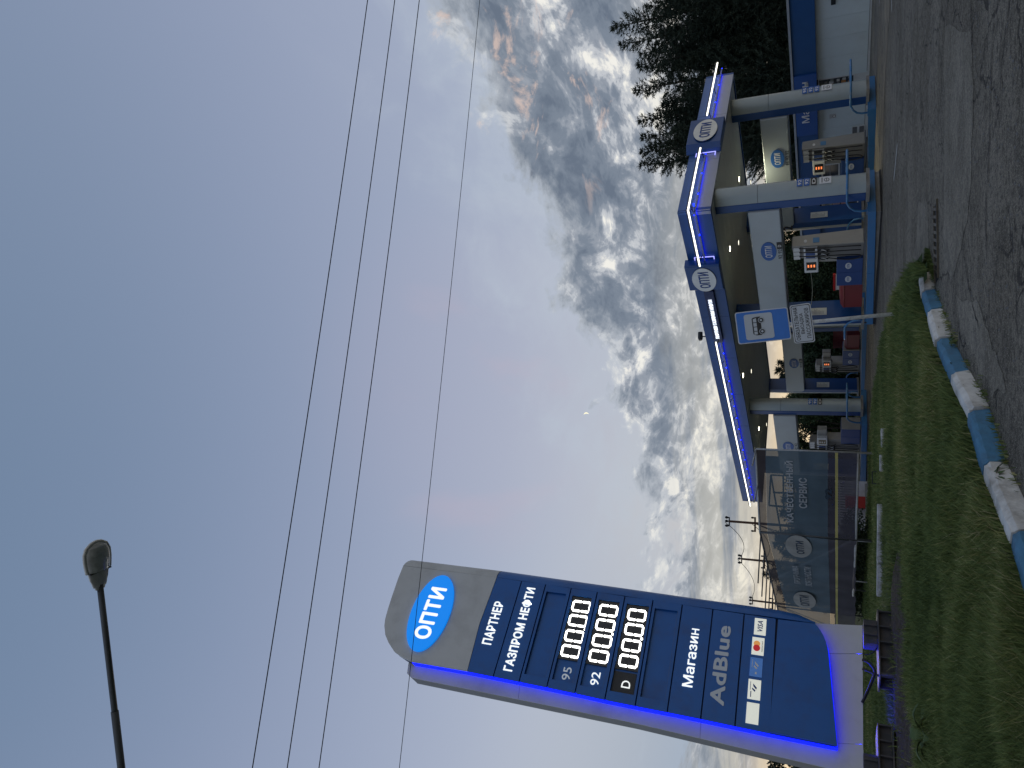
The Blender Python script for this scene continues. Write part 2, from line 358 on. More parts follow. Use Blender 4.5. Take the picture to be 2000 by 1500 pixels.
# ================================================================== GROUND
def shader_base(name):
    m = bpy.data.materials.new(name); m.use_nodes = True; n = m.node_tree
    return m, n, n.nodes['Principled BSDF']
def N(n, t, **k):
    x = n.nodes.new(t)
    for a, b in k.items(): setattr(x, a, b)
    return x
def asphalt(name, c1, c2, rough, crack=1.0, fine_k=1.0, bump=.5):
    m, n, b = shader_base(name); l = n.links
    t = N(n, 'ShaderNodeTexCoord'); g = t.outputs['Object']
    def noi(sc, det=6, ro=.6, st=(1, 1, 1)):
        mp = N(n, 'ShaderNodeMapping'); mp.inputs['Scale'].default_value = st; l.new(g, mp.inputs[0])
        x = N(n, 'ShaderNodeTexNoise'); x.inputs['Scale'].default_value = sc; x.inputs['Detail'].default_value = det; x.inputs['Roughness'].default_value = ro
        l.new(mp.outputs[0], x.inputs['Vector']); return x.outputs[0]
    def ml(op, a, q):
        x = N(n, 'ShaderNodeMath', operation=op)
        for i, v in enumerate((a, q)):
            if isinstance(v, (int, float)): x.inputs[i].default_value = v
            else: l.new(v, x.inputs[i])
        return x.outputs[0]
    def sm(v, lo, hi, a=0., c=1.):
        x = N(n, 'ShaderNodeMapRange', interpolation_type='SMOOTHSTEP'); l.new(v, x.inputs[0])
        for i, k in enumerate((lo, hi, a, c)): x.inputs[i+1].default_value = k
        return x.outputs[0]
    def mx(f, a, c):
        x = N(n, 'ShaderNodeMix', data_type='RGBA'); l.new(f, x.inputs[0])
        for i, v in ((6, a), (7, c)):
            if isinstance(v, tuple): x.inputs[i].default_value = v
            else: l.new(v, x.inputs[i])
        return x.outputs[2]
    patches = noi(.55, 5, .62, (.6, 1.3, 1)); blotch = noi(1.9, 7, .68); streak = noi(1.6, 6, .7, (.8, 1.3, 1)); med = noi(13, 5, .78); grain = noi(60, 3, .7); grit = noi(220, 2, .6)
    col = mx(sm(patches, .40, .60), (*c1, 1), (*c2, 1))
    col = mx(ml('MULTIPLY', sm(blotch, .50, .60), .65), col, tuple(v*.45 for v in c1) + (1,))
    col = mx(ml('MULTIPLY', sm(streak, .52, .66), .45), col, tuple(v*.55 for v in c1) + (1,))
    col = mx(ml('MULTIPLY', sm(noi(.9, 4, .6, (1, 1.6, 1)), .56, .70), .45), col, (.085, .070, .055, 1))
    col = mx(ml('MULTIPLY', sm(grain, .50, .70), .75*fine_k), col, tuple(min(1, v*2.1) for v in c2) + (1,))
    col = mx(ml('MULTIPLY', sm(grain, .47, .30), .75*fine_k), col, tuple(v*.28 for v in c1) + (1,))
    col = mx(ml('MULTIPLY', sm(med, .50, .60), .60*fine_k), col, tuple(v*.42 for v in c1) + (1,))
    col = mx(ml('MULTIPLY', sm(med, .46, .36), .30*fine_k), col, tuple(min(1, v*1.5) for v in c2) + (1,))
    # cracks
    vo = N(n, 'ShaderNodeTexVoronoi', feature='DISTANCE_TO_EDGE'); vo.inputs['Scale'].default_value = .95
    wv = N(n, 'ShaderNodeVectorMath', operation='ADD'); nn = N(n, 'ShaderNodeTexNoise'); nn.inputs['Scale'].default_value = 2.2; nn.inputs['Detail'].default_value = 6
    sc = N(n, 'ShaderNodeVectorMath', operation='SCALE'); sc.inputs['Scale'].default_value = .55
    l.new(g, nn.inputs['Vector']); l.new(nn.outputs['Color'], sc.inputs[0]); l.new(g, wv.inputs[0]); l.new(sc.outputs[0], wv.inputs[1]); l.new(wv.outputs[0], vo.inputs['Vector'])
    ck = ml('MULTIPLY', sm(vo.outputs[0], .018, .004), sm(noi(.4, 4), .47, .54)); ck = ml('MULTIPLY', ck, crack)
    col = mx(ck, col, (.008, .009, .010, 1))
    l.new(col, b.inputs['Base Color'])
    l.new(sm(patches, .35, .65, rough, rough-.12), b.inputs['Roughness']); b.inputs['Specular IOR Level'].default_value = .35
    h = ml('ADD', ml('MULTIPLY', grain, .7), ml('ADD', ml('MULTIPLY', grit, .25), ml('MULTIPLY', ck, -1.2))); h = ml('ADD', h, ml('MULTIPLY', blotch, 1.5)); h = ml('ADD', h, ml('MULTIPLY', med, 1.2))
    bp = N(n, 'ShaderNodeBump'); bp.inputs['Strength'].default_value = bump; bp.inputs['Distance'].default_value = .03
    l.new(h, bp.inputs['Height']); l.new(bp.outputs[0], b.inputs['Normal'])
    return m
ASPH = asphalt('old_asphalt', (.142, .127, .096), (.225, .204, .160), .85, .85, 1.5, 1.1)
ASPHS = asphalt('smooth_asphalt', (.160, .144, .110), (.225, .204, .160), .85, .1, .95, .6)
SAND = asphalt('sandy_apron', (.17, .145, .105), (.24, .205, .15), .9, .3, .3, .2)
def sheet(name, poly, dz, m, kind='structure', sub=None):
    mb = MB(); n = len(poly); mb.add([(x, y, gz(x, y)+dz) for x, y in poly], [tuple(range(n))])
    return tag(mb.part(name, m, None), kind=kind)
def strip(name, xs_by_y, dz, m):
    mb = MB(); vs = []
    for y, xa, xb in xs_by_y: vs += [(xa, y, gz(0, y)+dz), (xb, y, gz(0, y)+dz)]
    fs = [(2*i, 2*i+1, 2*i+3, 2*i+2) for i in range(len(xs_by_y)-1)]
    mb.add(vs, fs); return struct(name, mb, m)
GRS = mat('ground_grass', (.030, .052, .014), .95, 0, .35, 3, .4, 30, dirt=(.045, .050, .018), dscale=.4, damt=.7, spec=.1)
SOIL = mat('dark_soil', (.072, .060, .048), .95, 0, .4, 14, .8, 60, dirt=(.11, .10, .09), dscale=26, damt=.6, spec=.1)
strip('ground', [(-60, -900, 900), (26, -900, 900), (44, -900, 900), (1800, -1800, 1800)], -.06, GRS)
strip('forecourt_road', [(-25, -70, 90), (8, -70, 90), (26, -70, 90), (31, -70, 90), (31.01, -9, 90), (44, -9, 90), (52, -9, 90)], 0.0, ASPH)
# smoother repair patches, a few millimetres proud of the old surface
def wob(pts, amp, n=5):
    o = []
    for i, p in enumerate(pts):
        q = pts[(i+1) % len(pts)]
        for k in range(n):
            t = k/n; o.append((p[0]*(1-t)+q[0]*t+random.uniform(-amp, amp), p[1]*(1-t)+q[1]*t+random.uniform(-amp, amp)))
    return o
def pix(pts, z=0.0): return [tuple(onz(a, b, z)[:2]) for a, b in pts]
PATCH = [[(1846, 52), (1898, 56), (1901, 180), (1898, 330), (1890, 430), (1862, 548), (1842, 500), (1846, 300), (1843, 150)],
         [(1795, 395), (1812, 395), (1815, 500), (1788, 560), (1768, 620), (1775, 520), (1790, 470)],
         [(1868, 580), (1910, 590), (1935, 660), (1965, 760), (1940, 770), (1905, 700), (1878, 650)]]
for p in PATCH: sheet('asphalt_patch', wob(pix(p), .05), .004, ASPHS)
def crack(name, pts, w, n=9):
    P = [Vector((*q, 0)) for q in pix(pts)]; a = []; b = []
    for i in range(len(P)-1):
        d = (P[i+1]-P[i]); nn = Vector((-d.y, d.x, 0)).normalized()
        for k in range(n):
            c = P[i] + d*(k/n) + nn*random.uniform(-.02, .02); ww = w*random.uniform(.1, .75)
            a.append(c+nn*ww); b.append(c-nn*ww)
    vs = [(v.x, v.y, .0085) for v in a] + [(v.x, v.y, .0085) for v in b]; m = len(a)
    mb = MB().add(vs, [(i, i+1, m+i+1, m+i) for i in range(m-1)])
    return struct(name, mb, mat('open_crack', (.008, .008, .009), .95))
crack('road_crack', [(1942, 44), (1937, 140), (1935, 230), (1931, 330), (1926, 425), (1930, 520)], .022)
crack('road_crack', [(1898, 0), (1898, 45), (1901, 90)], .02)
crack('road_crack', [(1884, 395), (1880, 470), (1893, 560), (1915, 650)], .018)
crack('road_crack', [(1960, 30), (1955, 110), (1957, 190)], .015)
for a in ([(1753, 281), (1746, 352)], [(1741, -30), (1742, 22)], [(1717, -30), (1718, 8)]):
    P = pix(a); mb = MB(); dx, dy = P[1][0]-P[0][0], P[1][1]-P[0][1]; l_ = math.hypot(dx, dy); nx, ny = -dy/l_*.06, dx/l_*.06
    mb.add([(P[0][0]+nx, P[0][1]+ny, .005), (P[1][0]+nx, P[1][1]+ny, .005), (P[1][0]-nx, P[1][1]-ny, .005), (P[0][0]-nx, P[0][1]-ny, .005)], [(0, 1, 2, 3)])
    struct('road_marking', mb, mat('worn_marking', (.45, .45, .43), .8, 0, .2, 12))

# ---- painted kerb
KPX = [(1822, 530), (1826, 565), (1841, 602), (1859, 657), (1894, 725), (1932, 796), (1965, 900)]
KO = [Vector(onz(a, b, 0)) for a, b in KPX] + [Vector((-1.05, 6.28, 0)), Vector((-1.50, 5.30, 0)), Vector((-2.05, 4.45, 0)), Vector((-2.7, 3.7, 0)), Vector((-3.4, 3.0, 0))]
kerb = tag(bpy.data.objects.new('kerb', None), kind='structure'); COL.objects.link(kerb)
KN = []
for i in range(len(KO)):
    d = (KO[min(i+1, len(KO)-1)] - KO[max(i-1, 0)]).normalized(); KN.append(Vector((d.y, -d.x, 0)) if False else Vector((d.y, -d.x, 0)))
KN = [(-n if n.x > 0 else n) for n in KN]
KH, KW = .175, .15
for i in range(len(KO)-1):
    a, b = KO[i], KO[i+1]; na, nb = KN[i], KN[i+1]; g = (b-a).normalized()*.012
    nseg = 10; h0, h1 = KH+random.uniform(-.012, .012), KH+random.uniform(-.012, .012); vs = []; js = random.uniform(-.012, .012)
    for k in range(nseg+1):
        t = k/nseg; p = (a+g)*(1-t) + (b-g)*t; n = (na*(1-t)+nb*t).normalized(); h = h0*(1-t)+h1*t; j = js
        r = lambda s=.006: random.uniform(-s, s)
        e = .02 if 0 < k < nseg else .045
        prof = [(0+j, -.10), (0+j+r(), .02), (.012+j+r(), h-.045+r(.004)), (.022+j+e*.3+r(.004), h-.018-e*.3+r(.004)), (.05+j, h-e*.15+r(.003)), (KW+j, h-e*.15+r(.003)), (KW+j+.012, h-.02), (KW+j+.012, -.10)]
        vs += [(p + n*q + Vector((0, 0, z))) for q, z in prof]
    m_ = 8; fs = [(k*m_+q, k*m_+(q+1) % m_, (k+1)*m_+(q+1) % m_, (k+1)*m_+q) for k in range(nseg) for q in range(m_)]
    fs += [tuple(reversed(range(m_))), tuple(range(nseg*m_, (nseg+1)*m_))]
    MB().add(vs, [tuple(reversed(f)) for f in fs]).part('kerb_stone', KWHITE if i % 2 == 0 else KBLUE, kerb)

# ---- drain channel with a slanting-bar grating
DA, DB = Vector(onz(1831, 548, 0)), Vector(onz(1829, 396, 0))
dl = (DB-DA).length; gr = thing('drain_grating', 'long narrow metal drain grating with slanting bars at the tip of the painted kerb', 'drain grating', DA, math.atan2(DB.y-DA.y, DB.x-DA.x))
GM = mat('grating_steel', (.11, .10, .075), .6, .5, .25, 8, dirt=(.05, .04, .03), damt=.6)
MB().box(0, dl, -.17, .17, .003, .006).part('channel_bed', mat('drain_dark', (.006, .006, .006), .9), gr)
for s in (-1, 1): MB().box(0, dl, s*.17-.012, s*.17+.012, .002, .026).part('edge_rail', GM, gr)
nb = int(dl/.115)
for k in range(nb):
    x = .06 + k*.115
    MB().add([(x, -.155, .012), (x+.045, -.155, .012), (x+.145, .155, .012), (x+.10, .155, .012), (x, -.155, .024), (x+.045, -.155, .024), (x+.145, .155, .024), (x+.10, .155, .024)],
             [(0, 3, 2, 1), (4, 5, 6, 7), (0, 1, 5, 4), (1, 2, 6, 5), (2, 3, 7, 6), (3, 0, 4, 7)]).part('bar', GM, gr)

# ---- grass plot: a low bank behind the kerb
inner = [KO[i] + KN[i]*(KW+.0) for i in range(len(KO))]
far_px = [(1806, 508), (1789, 528), (1771, 552), (1755, 585), (1739, 625), (1727, 668), (1714, 730), (1704, 780)]
GP = [tuple(p[:2]) for p in inner][::-1] + [tuple(onz(1832, 525, .02)[:2])] + [tuple(onz(a, b, .06)[:2]) for a, b in far_px] + [(-1.9, 33.4), (-5.0, 36.0), (-9.1, 40), (-9.1, 60), (-60, 60), (-60, 0)]
def inside(px, py, poly):
    c = np.zeros(px.shape, bool); n = len(poly)
    for i in range(n):
        x0, y0 = poly[i]; x1, y1 = poly[(i+1) % n]
        hit = ((y0 > py) != (y1 > py)) & (px < (x1-x0)*(py-y0)/((y1-y0) if y1 != y0 else 1e-9) + x0)
        c ^= hit
    return c
PBASE = Vector((-5.25, 16.37, 0))
PYL = Frame((-5.25 - .734*.55, 16.37 - .679*.55), (-5.25 + .734, 16.37 + .679))
def bank(x, y):                     # height of the turf
    z = .135 - .02*np.clip(y-14, 0, 20)/2
    z = np.maximum(z, .02 + np.array([-0.011])*np.clip(np.minimum(y, 44)-26, 0, None))
    dx, dy = x - PYL.o.x, y - PYL.o.y
    u = dx*PYL.ax.x + dy*PYL.ax.y; v = dx*PYL.ay.x + dy*PYL.ay.y
    m = np.exp(-((v-.1)/1.3)**4) * np.exp(-((u+2)/4.6)**6)
    return z + .13*m + .02*np.sin(x*1.7+y*.9)*np.sin(y*1.3)
cell = .25; gx = np.arange(-34, 2.5, cell); gy = np.arange(1, 60, cell)
X, Y = np.meshgrid(gx, gy, indexing='ij'); ins = inside(X+cell/2, Y+cell/2, GP)
idx = -np.ones((len(gx)+1, len(gy)+1), int); vs = []; fs = []
def vid(i, j):
    if idx[i, j] < 0:
        idx[i, j] = len(vs); x = gx[0]+i*cell; y = gy[0]+j*cell; vs.append((x, y, float(bank(np.float64(x), np.float64(y)).ravel()[0])))
    return idx[i, j]
for i, j in zip(*np.nonzero(ins)): fs.append((vid(i, j), vid(i+1, j), vid(i+1, j+1), vid(i, j+1)))
struct('lawn', MB().add(vs, fs), GRS, smooth=True)

# blades
m, n, b = shader_base('grass_blades'); l = n.links
at = N(n, 'ShaderNodeAttribute', attribute_name='tint'); r = N(n, 'ShaderNodeValToRGB'); l.new(at.outputs['Fac'], r.inputs[0])
e = r.color_ramp; cs = [(0, (.056, .090, .030)), (.45, (.118, .168, .052)), (.8, (.18, .222, .074)), (.93, (.29, .29, .11)), (1, (.38, .35, .18))]
while len(e.elements) < len(cs): e.elements.new(.5)
for q, (p, c) in zip(e.elements, cs): q.position = p; q.color = (*c, 1)
l.new(r.outputs[0], b.inputs['Base Color']); b.inputs['Roughness'].default_value = .75; b.inputs['Specular IOR Level'].default_value = .2
BLADE = m
def blades(name, x, y, z, hgt, wid, kind='stuff', tintlo=0, tinthi=1):
    n = len(x); th = rng.uniform(0, 2*np.pi, n); lean = rng.uniform(.15, .9, n)*hgt; la = rng.normal(-.6, 2.2, n)
    dx, dy = np.cos(th)*wid, np.sin(th)*wid; lx, ly = np.cos(la)*lean, np.sin(la)*lean
    P = np.empty((n, 5, 3))
    P[:, 0] = np.stack([x-dx, y-dy, z-.01], 1); P[:, 1] = np.stack([x+dx, y+dy, z-.01], 1)
    P[:, 2] = np.stack([x+lx*.35+dx*.75, y+ly*.35+dy*.75, z+hgt*.6], 1); P[:, 3] = np.stack([x+lx*.35-dx*.75, y+ly*.35-dy*.75, z+hgt*.6], 1)
    P[:, 4] = np.stack([x+lx, y+ly, z+hgt*(.95)], 1)
    base = (np.arange(n)*5)[:, None]; tri = np.concatenate([base+[0, 1, 2], base+[0, 2, 3], base+[3, 2, 4]], 1).ravel()
    cl = np.clip(.45 + .28*np.sin(x*.9+1.3*np.sin(y*.7)) * np.sin(y*.8+x*.3) + rng.normal(0, .22, n), tintlo, tinthi)
    tint = np.repeat(cl, 5); tint[4::5] += .12
    o = np_mesh(name, P.reshape(-1, 3), tri, 3, BLADE, tint); return tag(o, kind=kind)
NB = 380000
Yb = 4.0 + 38*rng.power(1.0, NB*2)**1.0
Yb = 4.3 * (42/4.3)**rng.uniform(0, 1, NB*2)
Xb = rng.uniform(-.66, .16, NB*2)*Yb + rng.uniform(-.3, .3, NB*2)
ok = inside(Xb, Yb, GP)
dxp, dyp = Xb-PYL.o.x, Yb-PYL.o.y; up_ = dxp*PYL.ax.x+dyp*PYL.ax.y; vp_ = dxp*PYL.ay.x+dyp*PYL.ay.y
soil = (vp_ < .7) & (vp_ > -2.5 + .25*np.sin(up_*3.1) + .2*np.sin(up_*7.3) + .5*np.clip((up_-.4)/1.6, 0, 1)**2*2.0) & (up_ > -6.5) & (up_ < 2.0 + .2*np.sin(vp_*5))
ok &= ~(soil & (rng.uniform(0, 1, NB*2) < .96))
Xb, Yb = Xb[ok][:NB], Yb[ok][:NB]
tuft = .5+.5*np.sin(Xb*2.3+2*np.sin(Yb*1.7))*np.sin(Yb*2.9+Xb)
Hb = rng.uniform(.07, .23, len(Xb))*(.65+.75*tuft)*np.clip(1.15-Yb/60, .6, 1)
blades('grass', Xb, Yb, bank(Xb, Yb), Hb, .0022+.00035*Yb)['label'] = 'tall uncut grass on the plot behind the painted kerb'
# weeds along the foot of the kerb
kx, ky = [], []
for i in range(len(KO)-1):
    for k in range(22 if i > 1 else 6):
        t = random.random()**1.7 if k % 2 else 1-random.random()**1.7; c = KO[i]*(1-t)+KO[i+1]*t - KN[i]*abs(random.gauss(.02, .05)); 
        for q in range(random.choice((0, 2, 5, 10))): kx.append(c.x+random.gauss(0, .03)); ky.append(c.y+random.gauss(0, .03))
for i in range(1500):                                   # verge tip beyond the first stone
    py_ = random.uniform(486, 545); w_ = (py_-484)*.27; p = onz(1815+random.uniform(-w_, min(w_, 13)), py_, 0); kx.append(p.x); ky.append(p.y)
kx, ky = np.array(kx), np.array(ky)
tag(blades('weeds', kx, ky, np.zeros(len(kx)), rng.uniform(.02, .085, len(kx)), np.full(len(kx), .005)), 'low weeds growing in the joint between kerb and road', kind='stuff')
# bare soil ridge under the pylon feet
mb = MB(); us = np.arange(-6.6, 2.15, .12); vv = np.arange(-2.8, .80, .09); vs = []
for u in us:
    for v in vv:
        p = PYL.w(u, v, 0); f = (max(0, 1-abs(v/.75)**3) if v > -.3 else max(0, min(1, (v+2.75)/1.2)))*min(1, (2.1-u)/.5, 1) + .35*math.exp(-((v+1.0)/.35)**2); zz = float(bank(np.float64(p.x), np.float64(p.y)).ravel()[0])
        vs.append((p.x, p.y, zz-.03 + .075*f + random.uniform(-.018, .018)))
nv = len(vv); fs = [(i*nv+j, (i+1)*nv+j, (i+1)*nv+j+1, i*nv+j+1) for i in range(len(us)-1) for j in range(nv-1)]
struct('soil_bank', MB().add(vs, fs), SOIL)

# ================================================================== PRICE PYLON
z5 = lambda x, y: (740 + x/4, 1080 + y/4)
z6 = lambda x, y: (1200 + x/3.571, 1080 + y/3.571)
pyl = frame_thing(PYL, 'price_pylon', 'tall grey and navy price pylon with lit blue oval and blue light strip', 'price sign')
def q(p, dep=0.0, fr=PYL): return fr.at(p[0], p[1], dep)
def shrink(poly, d):
    cx = sum(p[0] for p in poly)/len(poly); cz = sum(p[1] for p in poly)/len(poly); o = []
    for x, z in poly:
        l_ = math.hypot(x-cx, z-cz); o.append((x-(x-cx)/l_*d, z-(z-cz)/l_*d))
    return o
def box4(lt, rt, rb, lb, dep=0.0, fr=PYL):
    a, b_, c, d = [fr.at(*p, dep) for p in (lt, rt, rb, lb)]
    return (a[0]+d[0])/2, (b_[0]+c[0])/2, (c[1]+d[1])/2, (a[1]+b_[1])/2     # x0 x1 z0 z1
SEP = [((970, 1127.5), (912.5, 1309.5)), ((1017.5, 1135), (965, 1320)), ((1065, 1141), (1015, 1330)), ((1115, 1149), (1069, 1341)), ((1166, 1156), (1124, 1352.5)),
       ((1221, 1165), (1181, 1365)), ((1275.6, 1172), (1240.6, 1377)), ((1333, 1181), (1303, 1389)), ((1393, 1190.6), (1368, 1402)), ((1455, 1199.6), (1434, 1416)), ((1519, 1209), (1502, 1430))]
top_pts = [z5(*p) for p in ((190, 100), (150, 200), (100, 345), (70, 440), (48, 520), (43, 570), (50, 640), (75, 700), (120, 770), (180, 812), (245, 842))]
head = [q(p) for p in top_pts] + [q(SEP[0][1]), q((SEP[0][0][0]*.5+SEP[0][1][0]*.5-5, (SEP[0][0][1]+SEP[0][1][1])/2)), q(SEP[0][0])]
MB().prism(head, 0, .085).part('head_panel', GREY, pyl)
bot = [(1592, 1217), (1597, 1222.5), (1603, 1231), (1609, 1241), (1613.5, 1252), (1617, 1263), (1619.3, 1275), (1635.5, 1456.6)]
foot = [q(SEP[10][0]), q(SEP[10][1])] + [q(p) for p in reversed(bot)]
MB().prism(shrink(foot, .012), 0, .085).part('panel', BLUE, pyl)
inner_body = [q(p) for p in top_pts] + [q(SEP[i][1]) for i in range(11)] + [q(p) for p in reversed(bot)]
MB().prism(shrink(inner_body, .03), .087, .275).part('body', mat('pylon_core', (.012, .03, .09), .6), pyl)
REC = {2: [z5(1135, 943), z5(1310, 300), z5(1463, 320), z5(1288, 972)], 3: [z5(1350, 985), z5(1515, 330), z5(1665, 350), z5(1500, 1015)],
       4: [z5(1570, 1030), z5(1720, 360), z5(1885, 385), z5(1730, 1065)], 5: [(1190, 1348.75), z6(90, 350), z6(238, 372), (1236, 1357)],
       6: [z6(178, 1000), z6(285, 382), z6(445, 408), z6(335, 1030)]}
PANELS = []
for i in range(10):
    a, b_ = SEP[i], SEP[i+1]
    lt, rt, rb, lb = q(a[1]), q(a[0]), q(b_[0]), q(b_[1]); zt = (lt[1]+rt[1])/2; zb = (lb[1]+rb[1])/2; g = .014
    lt, rt, rb, lb = (lt[0], zt-g), (rt[0], zt-g), (rb[0], zb+g), (lb[0], zb+g)
    if i not in REC:
        mid_ = [(head[-2][0], head[-2][1]-g)] if i == 0 else []
        p = MB().prism([(lt[0], (q(SEP[0][1])[1]-g) if i == 0 else lt[1]), lb, rb, (rt[0], (q(SEP[0][0])[1]-g) if i == 0 else rt[1])] + mid_, 0, .08).part('panel', BLUE, pyl)
    else:
        x0, x1, z0, z1 = box4(*REC[i]); z0 -= .02; mb = MB()
        il, ir, jr, jl = (x0, z1), (x1, z1), (x1, z0), (x0, z0)
        for poly in ([lt, il, ir, rt], [rt, ir, jr, rb], [rb, jr, jl, lb], [lb, jl, il, lt]): mb.prism(poly, 0, .08)
        p = mb.part('display_panel', BLUE, pyl)
        MB().box(x0+.002, x1-.002, .064, .079, z0+.002, z1-.002).part('recess_back', BLUE, p)
        MB().box(x0, x1, .002, .0635, z0-.0, z0+.004).part('sill', GREYD, p)
    PANELS.append(p)
def ptext(i, s, name, m, lt, rt, rb, lb, bold=.02, y=-.002, **k):
    x0, x1, z0, z1 = box4(lt, rt, rb, lb)
    return text(s, name, m, PANELS[i] if i is not None else pyl, x0, x1, z0, z1, y, bold, **k)
ptext(0, 'ПАРТНЕР', 'lettering', E_TXT, z5(808, 712), z5(903, 378), z5(975, 385), z5(883, 718), .022)
ptext(1, 'ГАЗПРОМ НЕФТИ', 'lettering', E_TXT, z5(968, 920), z5(1153, 268), z5(1226, 278), z5(1048, 925), .028)
# seven-segment digits
SEG = []
def seg_digit():
    t, W_, H_ = .17, 1.0, 1.9; g = .02; mb = MB()
    def bar(p0, p1, horiz):
        x0, z0 = p0; x1, z1 = p1
        if horiz: mb.prism([(x0+g, z0), (x0+g+t/2, z0-t/2), (x1-g-t/2, z0-t/2), (x1-g, z0), (x1-g-t/2, z0+t/2), (x0+g+t/2, z0+t/2)], 0, .03)
        else: mb.prism([(x0, z0+g), (x0+t/2, z0+g+t/2), (x0+t/2, z1-g-t/2), (x0, z1-g), (x0-t/2, z1-g-t/2), (x0-t/2, z0+g+t/2)], 0, .03)
    a, c = t/2, W_-t/2
    bar((a, t/2), (c, t/2), True); bar((a, H_-t/2), (c, H_-t/2), True)
    for x in (a, c):
        bar((x, t/2), (x, H_/2), False); bar((x, H_/2), (x, H_-t/2), False)
    return mb
for i, qd in ((3, [z5(1425, 800), z5(1510, 362), z5(1660, 385), z5(1565, 830)]), (4, [z5(1640, 845), z5(1722, 395), z5(1873, 415), z5(1785, 865)]), (5, [z6(28, 790), z6(95, 385), z6(225, 400), z6(160, 805)])):
    x0, x1, z0, z1 = box4(*qd, dep=.012); rx0, rx1, rz0, rz1 = box4(*REC[i])
    MB().box(x0-.06, rx1-.004, .031, .062, rz0-.014, rz1-.004).part('display', DISP, PANELS[i])
    wd = (x1-x0)*.205; pos = [x0, x0+(x1-x0)*.262, x0+(x1-x0)*.535, x1-wd]
    for x in pos:
        mb = seg_digit(); mb.v = [(x + vx*wd, min(.03, .028 - vy*.5), z0 + vz/1.9*(z1-z0)) for vx, vy, vz in mb.v]; mb.f = [tuple(reversed(f)) for f in mb.f]
        mb.part('digit', E_DIG, PANELS[i])
    mx_ = (pos[1]+wd+pos[2])/2; MB().ell(mx_, z0+.012, .028, .028, .012, .028, 14).part('decimal_point', E_DIG, PANELS[i])
rx0, rx1, rz0, rz1 = box4(*REC[5]); x5 = q(z6(160, 812))[0]
MB().box(rx0+.01, x5-.09, .05, .062, rz0+.01, rz1-.01).part('plate', mat('black_plate', (.025, .027, .03), .5), PANELS[5])
ptext(3, '95', 'number', mat('pale_number', (.45, .5, .55), .5, emit=(.4, .45, .5), es=.5), z5(1422, 985), z5(1438, 885), z5(1505, 885), z5(1488, 985), 0.0, y=.06)
ptext(4, '92', 'number', E_TXT, z5(1645, 1025), z5(1660, 920), z5(1730, 925), z5(1712, 1025), 0.0, y=.06)
ptext(5, 'D', 'letter', E_TXT, z5(1888, 1048), z5(1898, 990), z5(1965, 995), z5(1958, 1050), 0.0, y=.045)
mx0, mx1, mz0, mz1 = box4(z6(460, 930), z6(535, 525), z6(598, 535), z6(541, 936)); mw = mx1-mx0
text('Магази', 'lettering', E_TXT, PANELS[7], mx0, mx0+mw*.862, mz0, mz1, -.002, .012)
text('Н', 'lettering', E_TXT, PANELS[7], mx0+mw*.895, mx1, mz0+.004, mz0+(mz1-mz0)*.745, -.002, .012)
ptext(8, 'AdBlue', 'lettering', mat('dull_letters', (.30, .33, .37), .5, emit=(.20, .23, .27), es=.35), z6(648, 1030), z6(735, 508), z6(820, 512), z6(757, 1088), .028)
cards = [([z6(970, 568), z6(983, 456), z6(1066, 464), z6(1050, 578)], 'v'), ([z6(953, 706), z6(966, 587), z6(1051, 597), z6(1037, 719)], 'm'),
         ([z6(938, 857), z6(953, 729), z6(1040, 738), z6(1024, 870)], 'b'), ([z6(926, 1015), z6(938, 880), z6(1026, 891), z6(1014, 1032)], 'g'), ([z6(914, 1186), z6(926, 1041), z6(1012, 1053), z6(1003, 1201)], 'x')]
for qd, k in cards:
    x0, x1, z0, z1 = box4(*qd); w, h = x1-x0, z1-z0
    cm = E_CARD if k != 'b' else mat('lit_blue_card', (.03, .10, .30), .4, emit=(.035, .10, .27), es=.8, var=.3, vscale=9)
    c = MB().box(x0, x1, -.014, -.002, z0, z1).part('card', cm, PANELS[9])
    if k == 'v': text('VISA', 'card_mark', LETB, PANELS[9], x0+w*.14, x1-w*.14, z0+h*.27, z1-h*.27, -.015, .02, .004, tilt=w*.06)
    if k == 'm':
        MB().ell(x0+w*.39, z0+h*.60, h*.29, h*.29, -.019, -.015).part('card_mark', mat('card_red', (.6, .02, .03), .4, emit=(.6, .02, .03), es=.4), PANELS[9])
        MB().ell(x0+w*.63, z0+h*.60, h*.27, h*.27, -.0185, -.015).part('card_mark', mat('card_amber', (.8, .35, .08), .4, emit=(.8, .35, .1), es=.5), PANELS[9])
        text('mastercard', 'card_mark', LETK, PANELS[9], x0+w*.2, x1-w*.2, z0+h*.10, z0+h*.23, -.015, 0.0, .003)
    if k in 'bg':
        mk = LETW if k == 'b' else LETB
        MB().prism([(x0+w*.50, z0+h*.35), (x0+w*.60, z0+h*.30), (x0+w*.80, z0+h*.62), (x0+w*.66, z0+h*.60)], -.018, -.015).part('card_mark', mk, PANELS[9])
        MB().prism([(x0+w*.38, z0+h*.45), (x0+w*.46, z0+h*.40), (x0+w*.58, z0+h*.66), (x0+w*.50, z0+h*.68)], -.018, -.015).part('card_mark', mk, PANELS[9])
        MB().box(x0+w*.45, x0+w*.88, -.018, -.015, z0+h*.80, z0+h*.84).part('card_mark', mk, PANELS[9])
        if k == 'b': MB().box(x0+w*.12, x0+w*.24, -.018, -.015, z0+h*.42, z0+h*.56).part('card_mark', LETW, PANELS[9])
        if k == 'g': MB().box(x0+w*.10, x0+w*.40, -.018, -.015, z0+h*.72, z0+h*.79).part('card_mark', mk, PANELS[9])
